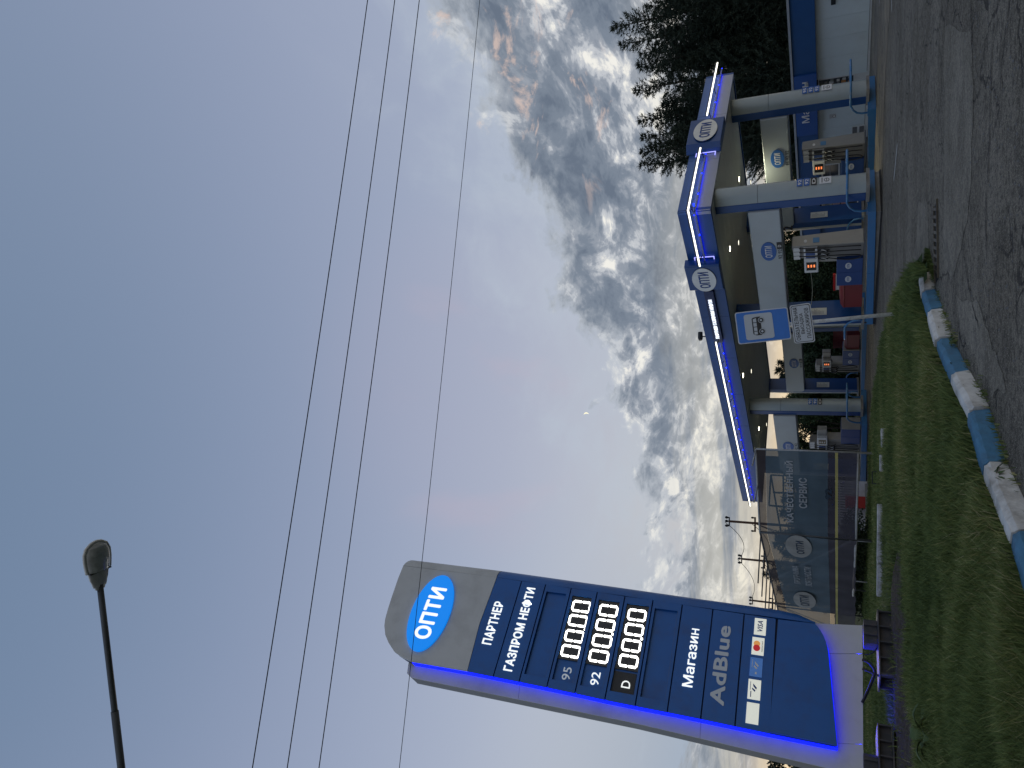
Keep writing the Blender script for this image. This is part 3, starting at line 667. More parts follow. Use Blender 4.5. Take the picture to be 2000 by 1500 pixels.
# lit oval
c_ = q(z5(415, 482)); a_ = q(z5(492, 181)); b2 = q(z5(358, 785)); t_ = q(z5(268, 420)); d_ = q(z5(575, 300+80))
rx = abs(a_[0]-b2[0])/2*1.0
ptsE = [q(z5(*p)) for p in ((490, 180), (540, 220), (568, 290), (575, 370), (552, 500), (500, 640), (440, 745), (362, 785), (305, 745), (272, 660), (258, 540), (275, 420), (320, 310), (375, 230), (430, 190))]
ex0, ex1 = min(p[0] for p in ptsE), max(p[0] for p in ptsE); ez0, ez1 = min(p[1] for p in ptsE), max(p[1] for p in ptsE)
MB().ell((ex0+ex1)/2, (ez0+ez1)/2, (ex1-ex0)/2, (ez1-ez0)/2, -.06, -.002, 56).part('oval_light_box', E_OVAL, pyl)
x0, x1, z0, z1 = box4(z5(283, 668), z5(412, 270), z5(542, 290), z5(398, 690))
text('ОПТИ', 'lettering', E_TXT, pyl, x0, x1, z0, z1, -.061, .035, .006)
print('PYL oval', ex0, ex1, ez0, ez1, 'bottom z', q((1685, 1300), .28), 'top', q(top_pts[4]))
# rounded right flank
ST_ = [((787.5, 1104.5), (797.5, 1090.5)), ((970, 1127.5), (980, 1112.5)), ((1221, 1164), (1231, 1147.5)), ((1333, 1181), (1341, 1163)), ((1450, 1197.5), (1457, 1179)),
       ((1520.6, 1207), (1524, 1188.5)), ((1560, 1212.5), (1560, 1198)), ((1580, 1215.5), (1580, 1209)), ((1592, 1217), (1592, 1217))]
def flank(i0, i1, name, m, dz0=0, dz1=0):
    vs = []; K = 7
    for j, (c, s_) in enumerate(ST_[i0:i1+1]):
        xc, zc = q(c); xs, zs = q(s_, .2); w = max(xs-xc, .004)
        zz = zc + (dz0 if j == 0 else dz1 if j == i1-i0 else 0)
        for k in range(K):
            a = math.pi/2*k/(K-1); vs.append((xc+.004+w*math.sin(a), .004+.40*(1-math.cos(a)), zz - (0 if i0 else .10*math.sin(a) if j == 0 else 0)))
        vs.append((xc, .40, zz))
    K1 = K+1; n_ = i1-i0+1
    fs = [(j*K1+k, (j+1)*K1+k, (j+1)*K1+(k+1) % K1, j*K1+(k+1) % K1) for j in range(n_-1) for k in range(K1)] + [tuple(range(K1)), tuple(reversed(range((n_-1)*K1, n_*K1)))]
    o = MB().add(vs, fs).part(name, m, pyl, smooth=False)
    for p in o.data.polygons: p.use_smooth = len(p.vertices) == 4
    o.modifiers.new('edges', 'EDGE_SPLIT').split_angle = R(32)
    return o
flank(0, 1, 'rounded_flank', GREY, 0, .01); flank(1, 8, 'rounded_flank', BLUE, -.01, 0)
# grey backing, blue light in the gap
DP = .29
BK = [[(803, 1262), (795, 1315), (805, 1324), (1012, 1366), (1020, 1300)], [(1020, 1300), (1012, 1366), (1240, 1412.5), (1367, 1442), (1371, 1372)],
      [(1371, 1372), (1367, 1442), (1614, 1500), (1689, 1518), (1686, 1454), (1600, 1451), (1590, 1425)],
      [(1585, 1277), (1590, 1425), (1600, 1451), (1686, 1453.5), (1685, 1277)], [(1570, 1240), (1585, 1276.5), (1685, 1276.5), (1684.5, 1221.4), (1592, 1217.2)]]
for poly in BK: MB().prism(shrink([q(p, DP) for p in poly], .0035), DP, DP+.02).part('backing_panel', GREY, pyl)
core = [q(p, DP+.02) for p in ((803, 1262), (795, 1315), (805, 1324), (1012, 1366), (1240, 1412.5), (1367, 1442), (1614, 1500), (1672, 1515), (1672, 1277), (1672, 1221.4), (1592, 1217), (1560, 1260), (1400, 1330), (1000, 1270))]
MB().prism(core, DP+.021, DP+.36).part('backing_core', GREYD, pyl)
side = [q(p, DP+.02) for p in ((805, 1324), (1012, 1366), (1240, 1412.5), (1367, 1442), (1614, 1500), (1689, 1518))]
mb = MB(); n_ = len(side); vs = [(x-.004, y, z) for y in (DP+.012, DP+.365) for x, z in side]
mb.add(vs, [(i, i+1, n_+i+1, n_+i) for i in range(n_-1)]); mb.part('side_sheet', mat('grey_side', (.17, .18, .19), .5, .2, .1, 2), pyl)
def ribbon(pts, y0, y1, off, name, m):
    vs = []; P = [q(p) for p in pts]
    for i, (x, z) in enumerate(P):
        a, b_ = P[max(i-1, 0)], P[min(i+1, len(P)-1)]; dx, dz = b_[0]-a[0], b_[1]-a[1]; l_ = math.hypot(dx, dz); nx, nz = dz/l_, -dx/l_
        if nx > 0 and len(pts) == 12: nx, nz = -nx, -nz
        vs += [(x+nx*off, y0, z+nz*off), (x+nx*off, y1, z+nz*off), (x+nx*(off-.02), y1, z+nz*(off-.02)), (x+nx*(off-.02), y0, z+nz*(off-.02))]
    fs = [(i*4+k, (i+1)*4+k, (i+1)*4+(k+1) % 4, i*4+(k+1) % 4) for i in range(len(P)-1) for k in range(4)]
    return MB().add(vs, fs).part(name, m, pyl)
leftline = [z5(245, 842)] + [SEP[i][1] for i in range(11)] + [(1635.5, 1456.6)]
LLn = len(leftline)
P_ = [q(p) for p in leftline]
vs = []
for x, z in P_: vs += [(x-.004, .10, z), (x-.004, .28, z), (x+.03, .28, z), (x+.03, .10, z)]
MB().add(vs, [(i*4+k, i*4+(k+1) % 4, (i+1)*4+(k+1) % 4, (i+1)*4+k) for i in range(LLn-1) for k in range(4)]).part('blue_light_strip', E_PYL, pyl)
P_ = [q(p) for p in bot]; vs = []
for x, z in P_: vs += [(x, .11, z-.006), (x, .255, z-.006), (x, .255, z+.014), (x, .11, z+.014)]
MB().add(vs, [(i*4+k, (i+1)*4+k, (i+1)*4+(k+1) % 4, i*4+(k+1) % 4) for i in range(len(P_)-1) for k in range(4)]).part('blue_light_strip', E_PYL, pyl)
xa_, zb_ = q((1686, 1500), DP+.15); xb_, _ = q((1686, 1235), DP+.15); zb_ = q((1685, 1360), DP+.15)[1]
MB().box(xa_, xb_, DP+.05, DP+.20, zb_+.05, zb_+.07).part('blue_light_strip', E_UND, pyl)
# steel footings
STEELB = mat('footing_steel', (.045, .05, .06), .6, .0, .3, 6, dirt=(.10, .06, .04), dscale=6, damt=.5)
for (pa, pb, pl, pr) in ((1195, 1322, 1213, 1258), (1416, 1545, 1474, 1519)):
    xr, zt = q((1716, pa)); xl, _ = q((1716, pb)); _, zb = q((1747, (pa+pb)/2)); zt = q((1715, (pa+pb)/2))[1]
    lx1, ztop = q((1687, pl), .2); lx0 = q((1687, pr), .2)[0]; ztop = q((1686, (pl+pr)/2), .3)[1]
    f = MB().box(xl, xr, -.12, .75, zt-.03, zt).box(xl, xr, -.12, .75, zb, zb+.03).box(xl+.02, xr-.02, .0, .03, zb+.032, zt-.032).box(xl+.02, xr-.02, .6, .63, zb+.032, zt-.032).part('footing_beam', STEELB, pyl, bevel=.004)
    n_ = 5
    for k in range(n_):
        x = xl + (xr-xl)*(.02+.95*k/(n_-1)); MB().box(x, x+.025, -.11, -.004, zb+.032, zt-.032).part('stiffener', STEELB, f)
    mb = MB(); oc = .06; mb.prismz([(lx0+oc, .05), (lx1-oc, .05), (lx1, .05+oc), (lx1, .5-oc), (lx1-oc, .5), (lx0+oc, .5), (lx0, .5-oc), (lx0, .05+oc)], zt+.002, ztop)
    lg = mb.part('leg', STEELB, pyl, bevel=.006)
    for k in (.3, .7):
        x = lx0+(lx1-lx0)*k; MB().box(x-.02, x+.02, -.0, .048, zt+.004, ztop-.004).part('rib', STEELB, lg)
    print('foot', zb, zt, ztop)
def cabl(pts, r, dep=.25):
    P = []
    for p in pts: x, z = q(p, dep); P.append(Vector((x, dep, z)))
    o = []
    for i in range(len(P)-1):
        p0, p1, p2, p3 = P[max(i-1, 0)], P[i], P[i+1], P[min(i+2, len(P)-1)]
        for k in range(6):
            t = k/6; o.append(.5*((2*p1)+(p2-p0)*t+(2*p0-5*p1+4*p2-p3)*t*t+(3*p1-p0-3*p2+p3)*t**3))
    return MB().tube(o+[P[-1]], r, 7).part('cable', mat('cable_black', (.015, .016, .02), .5), pyl, smooth=True)
cabl([(1684, 1288), (1697, 1294), (1708, 1308), (1707, 1320), (1697, 1345), (1684, 1372)], .028)
cabl([(1684, 1306), (1702, 1313), (1722, 1323)], .024)
cabl([(1715, 1262), (1706, 1274), (1695, 1278), (1684, 1277)], .010)
for z_ in (5.5,): pass

# ================================================================== CANOPY
CA, CL_, CR_ = onz(1387.4, 409.4, 4.95), onz(1489, 979, 4.95), onz(1432.4, 144.4, 4.95)
FL = Frame(CL_, CA); FRt = Frame(CA, CR_)
can = thing('station_canopy', 'large blue edged filling station canopy on grey and blue columns with white light tube', 'canopy', (0, 0, 0))
lenL = (CA-CL_).length; lenR = (CR_-CA).length
ZB, ZT, ZM = 4.95, 6.0, 5.46
def child_at(fr, parent):             # part object lying in the frame's own axes
    return dict(loc=fr.o, rotz=fr.ang)
def fascia(fr, ln, n, up_m, lo_m):
    for i in range(n):
        x0, x1 = ln*i/n+.006, ln*(i+1)/n-.006
        mb = MB(); pr = [(0, ZM), (0, ZT), (.10, ZT), (.10, ZM)]
        mb.add([(x, y, z) for x in (x0, x1) for y, z in pr], [(0, 1, 2, 3)[::-1], (4, 5, 6, 7), (0, 4, 5, 1)[::-1], (1, 5, 6, 2)[::-1], (2, 6, 7, 3)[::-1], (3, 7, 4, 0)[::-1]])
        mb.f = [tuple(f) for f in mb.f]; mb.part('fascia_panel', up_m, can, **child_at(fr, can))
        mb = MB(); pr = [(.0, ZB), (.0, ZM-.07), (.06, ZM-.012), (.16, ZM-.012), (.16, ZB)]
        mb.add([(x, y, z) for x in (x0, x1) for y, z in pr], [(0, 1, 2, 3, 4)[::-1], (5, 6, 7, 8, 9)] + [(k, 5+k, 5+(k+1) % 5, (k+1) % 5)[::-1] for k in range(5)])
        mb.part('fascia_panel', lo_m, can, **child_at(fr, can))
LOWG = mat('fascia_sky_sheen', (.30, .33, .40), .32, .35, .06, .8)  # sky reflection on the glossy blue fascia, put into the colour
fascia(FL, lenL, 8, BLUE2, BLUE2); fascia(FRt, lenR, 3, mat('fascia_slate_blue', (.045, .12, .33), .3, .25, .08, .7), LOWG)  # right wing: paler blue above and grey below paint in the sky's reflection
# soffit boards and roof
vL = CL_-CA; vR = CR_-CA
def par(s, t, z): p = CA + vR*s + vL*t; return (p.x, p.y, z)
for i in range(9):
    s0, s1 = .022+i*.956/9, .022+(i+1)*.956/9-.0022
    P = [par(s0, .01, 0), par(s1, .01, 0), par(s1, .99, 0), par(s0, .99, 0)]
    MB().prismz([p[:2] for p in P], ZB+.02+.001*(i % 2), ZB+.06).part('soffit_board', SOFF, can)
MB().prismz([par(.012, .006, 0)[:2], par(.988, .006, 0)[:2], par(.988, .994, 0)[:2], par(.012, .994, 0)[:2]], ZB+.5, ZT-.08).part('roof_deck', GREYD, can)
for fr_, ln_, o_ in ((FL, lenL, vR), (FRt, lenR, vL)):   # back fascias
    o = MB().box(0, ln_, 0, .1, ZB, ZT).part('back_fascia', BLUE2, can, loc=fr_.o+o_, rotz=fr_.ang)
# logo blocks
def logo_block(fr, quad, ell_pts, rxp):
    x0, x1, z0, z1 = box4(*quad, dep=-.3, fr=fr); z0, z1 = ZB-.03, ZT+.10
    mb = MB(); pl = [(x0, -.002), (x0+.05, -.16), (x0+.22, -.30), (x1-.06, -.34), (x1, -.30), (x1, -.002)]
    mb.prismz(pl[::1], z0, z1)
    b_ = mb.part('logo_block', BLUE2, can, **child_at(fr, can), bevel=.02)
    w, h = x1-x0, z1-z0; cx, cz = x0+w*.53, (z0+z1)/2
    MB().ell(cx, cz, w*rxp, h*.345, -.362, -.345, 48).part('logo_oval', SILV, b_)
    text('ОПТИ', 'lettering', LETB, b_, cx-w*rxp*.68, cx+w*rxp*.68, cz-h*.16, cz+h*.15, -.363, .012, .010)
    return x0, x1
logo_block(FL, [(1354, 575), (1341.4, 519.8), (1407, 515.7), (1415, 572)], None, .40)
logo_block(FRt, [(1347, 287.5), (1357, 235), (1417.6, 228), (1409, 282)], None, .39)
# light tubes on outriggers
def tubes(fr, xa, xb, part_of):
    MB().tube([(xa, -.34, 5.56), (xb, -.34, 5.56)], .027, 8).part('white_light_tube', E_TUBE, can, **child_at(fr, can))
    MB().box(xa, xb, -.10, -.07, 5.395, 5.43).part('blue_light_strip', E_BLED, can, **child_at(fr, can))
    n = max(2, int((xb-xa)/1.0))
    for k in range(n):
        a_ = xa+(xb-xa)*k/n; MB().box(a_, a_+(xb-xa)/n-.10, -.125, -.105, 5.385, 5.437).part('added_strip_cover', mat('added_strip_cover', (.10, .14, .35), .4), can, **child_at(fr, can))  # added cover: hides the strip so only its glow shows
    n = max(2, int((xb-xa)/1.3))
    for k in range(n):
        x = xa+.2+(xb-xa-.4)*k/(n-1) if n > 1 else xa
        MB().tube([(x, .02, 5.44), (x+.10, -.33, 5.54)], .016, 5).part('light_bracket', DARKM, can, **child_at(fr, can))
    MB().box(xa, xb, -.366, -.31, 5.61, 5.63).part('tube_rail', DARKM, can, **child_at(fr, can))
xlogoL = FL.at(1371, 518, -.3)[0]; xtxtL = FL.at(1398, 667, -.3)[0]; xend = FL.at(1469, 987, -.3)[0]
tubes(FL, xlogoL, lenL+.40, None); tubes(FL, xend, xtxtL, None)
xr0 = FRt.at(1390, 288, -.3)[0]; xr1 = FRt.at(1388, 226, -.3)[0]; xr2 = FRt.at(1405, 124, -.3)[0]
tubes(FRt, -.34, xr0, None); tubes(FRt, xr1, xr2, None)
for fr_, px_ in ((FL, FL.at(1400, 515, -.1)[0]+.12), (FRt, FRt.at(1400, 289, -.1)[0]-.32)):   # lit end frame by each logo block
    MB().tube([(px_, -.05, 5.75), (px_+.2, -.05, 5.75)], .018, 6).tube([(px_+.2, -.05, 5.75), (px_+.2, -.05, 5.10)], .018, 6).tube([(px_+.2, -.05, 5.10), (px_, -.05, 5.10)], .018, 6).part('light_loop', mat('pale_violet_tube', (.5, .5, .8), .4, emit=(.35, .36, .95), es=1.2), can, loc=fr_.o, rotz=fr_.ang)
x0, x1, z0, z1 = box4((1395, 661), (1383, 587), (1393, 586), (1405.5, 662), dep=-.18, fr=FL)
MB().box(x0-.3, x1+.45, -.15, -.002, z0-.07, z1+.07).part('letter_board', mat('letter_board_blue', (.01, .03, .12), .5), can, loc=FL.o, rotz=FL.ang)
hh_ = (z1-z0)*.12
o = text('ПАРТНЕР ГАЗПРОМ НЕФТИ', 'lettering', E_FT, can, x0, x1, z0+hh_, z1-hh_, -.152, .010, .03, loc=FL.o, rotz=FL.ang)
# downlights (lens + a real lamp), then dim discs painted as their soffit reflections
DL = [(1442, 350), (1424, 486), (1450, 733), (1481, 837), (1465, 356), (1441, 474), (1466, 725), (1496, 829)]
for k, (a, b_) in enumerate(DL):
    p = onz(a, b_, ZB+.015); big_ = k < 4
    f = MB().prismz([(.14*math.cos(t*math.pi/8), .14*math.sin(t*math.pi/8)) for t in range(16)], -.03, -.002).part('downlight_and_glint', GREYD, can, loc=p)
    MB().prismz([(.10*math.cos(t*math.pi/8), .10*math.sin(t*math.pi/8)) for t in range(16)], -.036, -.031).part('lens', E_DOWN if big_ else mat('soffit_glint', (.6, .6, .5), .3, emit=(1, .95, .75), es=2.0), f)
    if big_:
        ld = bpy.data.lights.new('downlight_lamp', 'SPOT'); ld.energy = 260 if k == 0 else (110 if k == 1 else 70); ld.color = (1, .93, .62); ld.spot_size = R(140); ld.spot_blend = .8; ld.shadow_soft_size = .12
        lo = bpy.data.objects.new('downlight_lamp', ld); COL.objects.link(lo); lo.location = (0, 0, -.06); lo.parent = f
p = FL.w(FL.at(1390, 657, .15)[0], .15, 0)
cm = thing('roof_camera', 'small dark camera on the canopy roof edge above the lit lettering', 'camera', (p.x, p.y, ZT))
MB().tube([(0, 0, 0), (0, 0, .18)], .025, 6).part('stand', DARKM, cm)
MB().tube([(-.14, -.05, .22), (-.05, -.02, .23), (.18, .03, .24)], [.07, .10, .09], 10).part('housing', DARKM, cm)

# ---- islands, columns, price beams
DIRX = Vector((math.sin(R(32.5)), -math.cos(R(32.5)), 0))
def fr_from(p): return Frame((p.x, p.y), (p.x+DIRX.x, p.y+DIRX.y))
I11 = fr_from(onz(1461, 418, 3.95)); I12 = fr_from(onz(1510, 810, 3.95)); I21 = fr_from(onz(1483.7, 230, 3.95)); I22 = fr_from(onz(1535.6, 752, 3.95))
def plate_on(parent, fr, x, y, z, w, h, face, m, s=None, sm=LETW, nm='plate'):
    """small plate in frame axes, facing angle face (0 = +x, -90 = toward the viewer)"""
    p = fr.w(x, y, 0); a = fr.ang + R(face) + math.pi/2
    o = MB().box(-w/2, w/2, -.006, .006, z-h/2, z+h/2).part(nm, m, parent, loc=p, rotz=a)
    if s: 
        t = text(s, 'number', sm, parent, -w*.36, w*.36, z-h*.30, z+h*.30, -.0065, .01, .003, loc=p, rotz=a)
    return o
def column(fr, corner, near, zb, wid=.92, plates=(), notice=None, stick=False):
    x = fr.at(corner[0], corner[1], 0)[0]
    s = 1 if near else -1                       # grey half sits at the outer end of the island
    if not near: s = -1
    X = lambda u: x + s*u
    bx = sorted((X(0), X(.31)))
    c = MB().box(bx[0], bx[1], .0, wid, zb, ZB+.018).part('column', BLUED if False else BLUE2, can, loc=fr.o, rotz=fr.ang, bevel=.01)
    pts = [(X(.313), .02)] + [(X(.313+.42*math.sin(math.pi*k/12)), wid/2 - (wid/2-.02)*math.cos(math.pi*k/12)) for k in range(1, 12)] + [(X(.313), wid-.02)]
    if s > 0: pass
    else: pts = pts[::-1]
    g = MB().prismz(pts, zb, 3.60).part('column_cladding', GREYC, can, loc=fr.o, rotz=fr.ang)
    g2 = MB().prismz(pts, 3.612, ZB+.018).part('column_cladding', GREYC, can, loc=fr.o, rotz=fr.ang)
    for q_ in (g, g2):
        for pl in q_.data.polygons: pl.use_smooth = len(pl.vertices) == 4
        q_.modifiers.new('edges', 'EDGE_SPLIT').split_angle = R(35)
    MB().box(min(X(-.04), X(.66)), max(X(-.04), X(.66)), -.03, wid+.03, zb-.10, zb-.002).part('column_base', CONC, can, loc=fr.o, rotz=fr.ang)
    for k, (t, m_, sm) in enumerate(plates):
        plate_on(can, fr, X(.313+.427), wid*.44, 2.34-.205*k, .30, .165, -4, m_, t, sm)
    if stick:
        o = plate_on(can, fr, X(.313+.427), wid*.44, 1.60, .27, .34, -4, mat('white_sticker', (.75, .76, .76), .5), None)
        p = fr.w(X(.313+.427), wid*.44, 0); a = fr.ang + R(-4) + math.pi/2
        MB().ell(0, 1.56, .075, .075, -.009, -.0065, 20).ell(0, 1.56, .001, .001, -.0091, -.009).part('sticker_mark', LETK, can, loc=p, rotz=a)
        MB().ell(0, 1.56, .055, .055, -.0115, -.0092, 20).part('sticker_mark', LETW, can, loc=p, rotz=a)
        MB().box(-.05, .05, -.0135, -.012, 1.55, 1.57).box(-.10, .10, -.009, -.0065, 1.70, 1.71).box(-.10, .10, -.009, -.0065, 1.675, 1.685).part('sticker_mark', LETK, can, loc=p, rotz=a)
    if notice:
        o = plate_on(can, fr, X(-.012), wid*.42, 1.95, .34, .68, 180 if near else 0, mat('paper_notice', (.62, .64, .60), .6), None, nm='notice')
        p = fr.w(X(-.012), wid*.42, 0); a = fr.ang + R(180 if near else 0) + math.pi/2
        mb = MB()
        for r_ in range(12): mb.box(-.13, -.13+random.uniform(.14, .26), -.0085, -.0065, 2.22-r_*.045, 2.235-r_*.045)
        mb.part('notice_lines', mat('print_grey', (.25, .26, .27), .6), can, loc=p, rotz=a)
    return x
PB = mat('plate_blue', (.02, .12, .42), .4); PK = mat('plate_black', (.012, .012, .014), .4)
colA = column(I11, (1600, 400), True, .46, .68, plates=(('92', PB, LETW), ('92', PB, LETW), ('D', PK, LETW)), stick=True)
colB = column(I21, (1600, 216), True, .30, .68, plates=(('95', PB, LETW), ('92', PB, LETW), ('92', PB, LETW)), stick=True)
colF = column(I12, (1600, 811), True, .28, .64, plates=(('92', PB, LETW), ('92', PB, LETW), ('D', PK, LETW)))
colC = column(I21, (1650, 428), False, .28, notice=True)
colD = column(I11, (1640, 623), False, .42, notice=True)
colE = column(I22, (1640, 761), False, .14, .80, notice=True)
colG = column(I12, (1640, 925), False, .24, .86, notice=True)
colH = I22.at(1640, 646, 0)[0]; colH = column(I22, (1640, 647), True, .18, .80)
def beam(fr, xr, xl, oval, nums, dark=False, deep=.70):
    r = .22; z0, z1 = 2.95, 3.95; xl -= .12
    poly = [(xr, z0), (xr, z1), (xl+.05, z1), (xl, z1-.05)] + [(xl+r-r*math.cos(a), z0+r-r*math.sin(a)) for a in [math.pi/2*k/6 for k in range(7)]]
    b_ = MB().prism(poly[::-1], -.09, deep).part('price_beam', GREYL, can, loc=fr.o, rotz=fr.ang, bevel=.04)
    cx, cz = fr.at(*oval, -.1)
    MB().ell(cx, 3.42, .46, .255, -.112, -.092, 44).part('logo_oval', PB, b_)
    text('ОПТИ', 'lettering', LETW, b_, cx-.29, cx+.29, 3.42-.115, 3.42+.115, -.113, .012, .004)
    if dark:
        MB().box(cx+.09, cx+.42, -.104, -.092, 2.97, 3.14).part('plate', PK, b_); text('D', 'letter', LETW, b_, cx+.20, cx+.30, 3.0, 3.11, -.105, .01, .004)
        text(nums, 'number', LETK, b_, cx-.42, cx+.06, 2.99, 3.12, -.092, .0, .004)
    else: text(nums, 'number', LETK, b_, cx-.40, cx+.35, 2.99, 3.12, -.092, .0, .004)
GREYL = mat('beam_cladding', (.40, .455, .49), .38, .25, .04, 1.0, dirt=(.36, .36, .35), dscale=.9, damt=.3)
beam(I11, colA-.004, colD, (1492.7, 492), '92 92', True)
beam(I21, colB-.004, colC, (1512.6, 311), '95 92 92')
beam(I12, colF-.004, colG, (1533, 872), '92 92')
beam(I22, colH-.004, colE, (1546, 710), '92 92', True, .84)
plate_on(can, I21, colC-.05-.3, -.112, 3.10-.1+.0, .01, .01, -90, LETK)
text('2', 'number', LETK, can, colC-.32, colC-.02, 3.02, 3.40, -.095, .01, .006, loc=I21.o, rotz=I21.ang)
# islands
def island(fr, lt, rt, rb, lb, label, dep=-.45, deep=1.85):
    t = frame_thing(fr, 'pump_island', label, 'pump island', 'fuel pump islands under the canopy')
    P = [fr.at(*p, dep) for p in (lt, rt, rb, lb)]
    (xl, zl), (xr, zr), (_, zrb), (_, zlb) = P; zt = (zl+zr)/2
    xm = (xl+xr)/2
    for a, b_ in ((xl, xm-.004), (xm+.004, xr)):
        f = lambda x, p, q_: p + (q_-p)*(x-xl)/(xr-xl)
        MB().add([(a, dep, f(a, zlb, zrb)), (b_, dep, f(b_, zlb, zrb)), (b_, dep, f(b_, zl, zr)), (a, dep, f(a, zl, zr)), (a, dep+.08, f(a, zlb, zrb)), (b_, dep+.08, f(b_, zlb, zrb)), (b_, dep+.08, f(b_, zl, zr)), (a, dep+.08, f(a, zl, zr))],
                 [(0, 1, 2, 3), (5, 4, 7, 6), (3, 2, 6, 7), (0, 4, 5, 1), (0, 3, 7, 4), (1, 5, 6, 2)]).part('edge_rail', ISLB, t, bevel=.006)
    MB().box(xr-.001-.08, xr, dep+.081, dep+deep, min(zrb, zr-.1), zr).part('end_rail', ISLB, t); MB().box(xl, xl+.08, dep+.081, dep+deep, zlb, zl).part('end_rail', ISLB, t)
    MB().box(xl+.082, xr-.082, dep+.082, dep+deep, -.3, min(zl, zr)-.01).part('slab', CONC, t)
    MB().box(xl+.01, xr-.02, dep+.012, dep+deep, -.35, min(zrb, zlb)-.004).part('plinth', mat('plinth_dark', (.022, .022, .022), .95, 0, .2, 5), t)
    return t, xl, xr, zt
is11 = island(I11, (1691, 634), (1695.2, 415), (1711.2, 415), (1705, 634), 'near blue edged pump island behind the bus stop sign, longest of the four')
is21 = island(I21, (1696, 352), (1695.2, 214), (1711.2, 214), (1708, 352), 'blue edged pump island nearest the white shop wall')
is12 = island(I12, (1680.5, 944), (1683, 830), (1694, 830), (1691, 944), 'blue edged pump island running behind the mesh banner')
is22 = island(I22, (1681.5, 770), (1684, 628), (1696, 628), (1693, 770), 'far blue edged pump island between the bus sign post and the striped plated column')
p = I11.w(is11[2]-.04, -.46, 0)
MB().tube([(is11[1]+.13, -.456, .30), (is11[1]+.13, -.445, .30)], .045, 10).part('drain_hole', BLACK, is11[0])

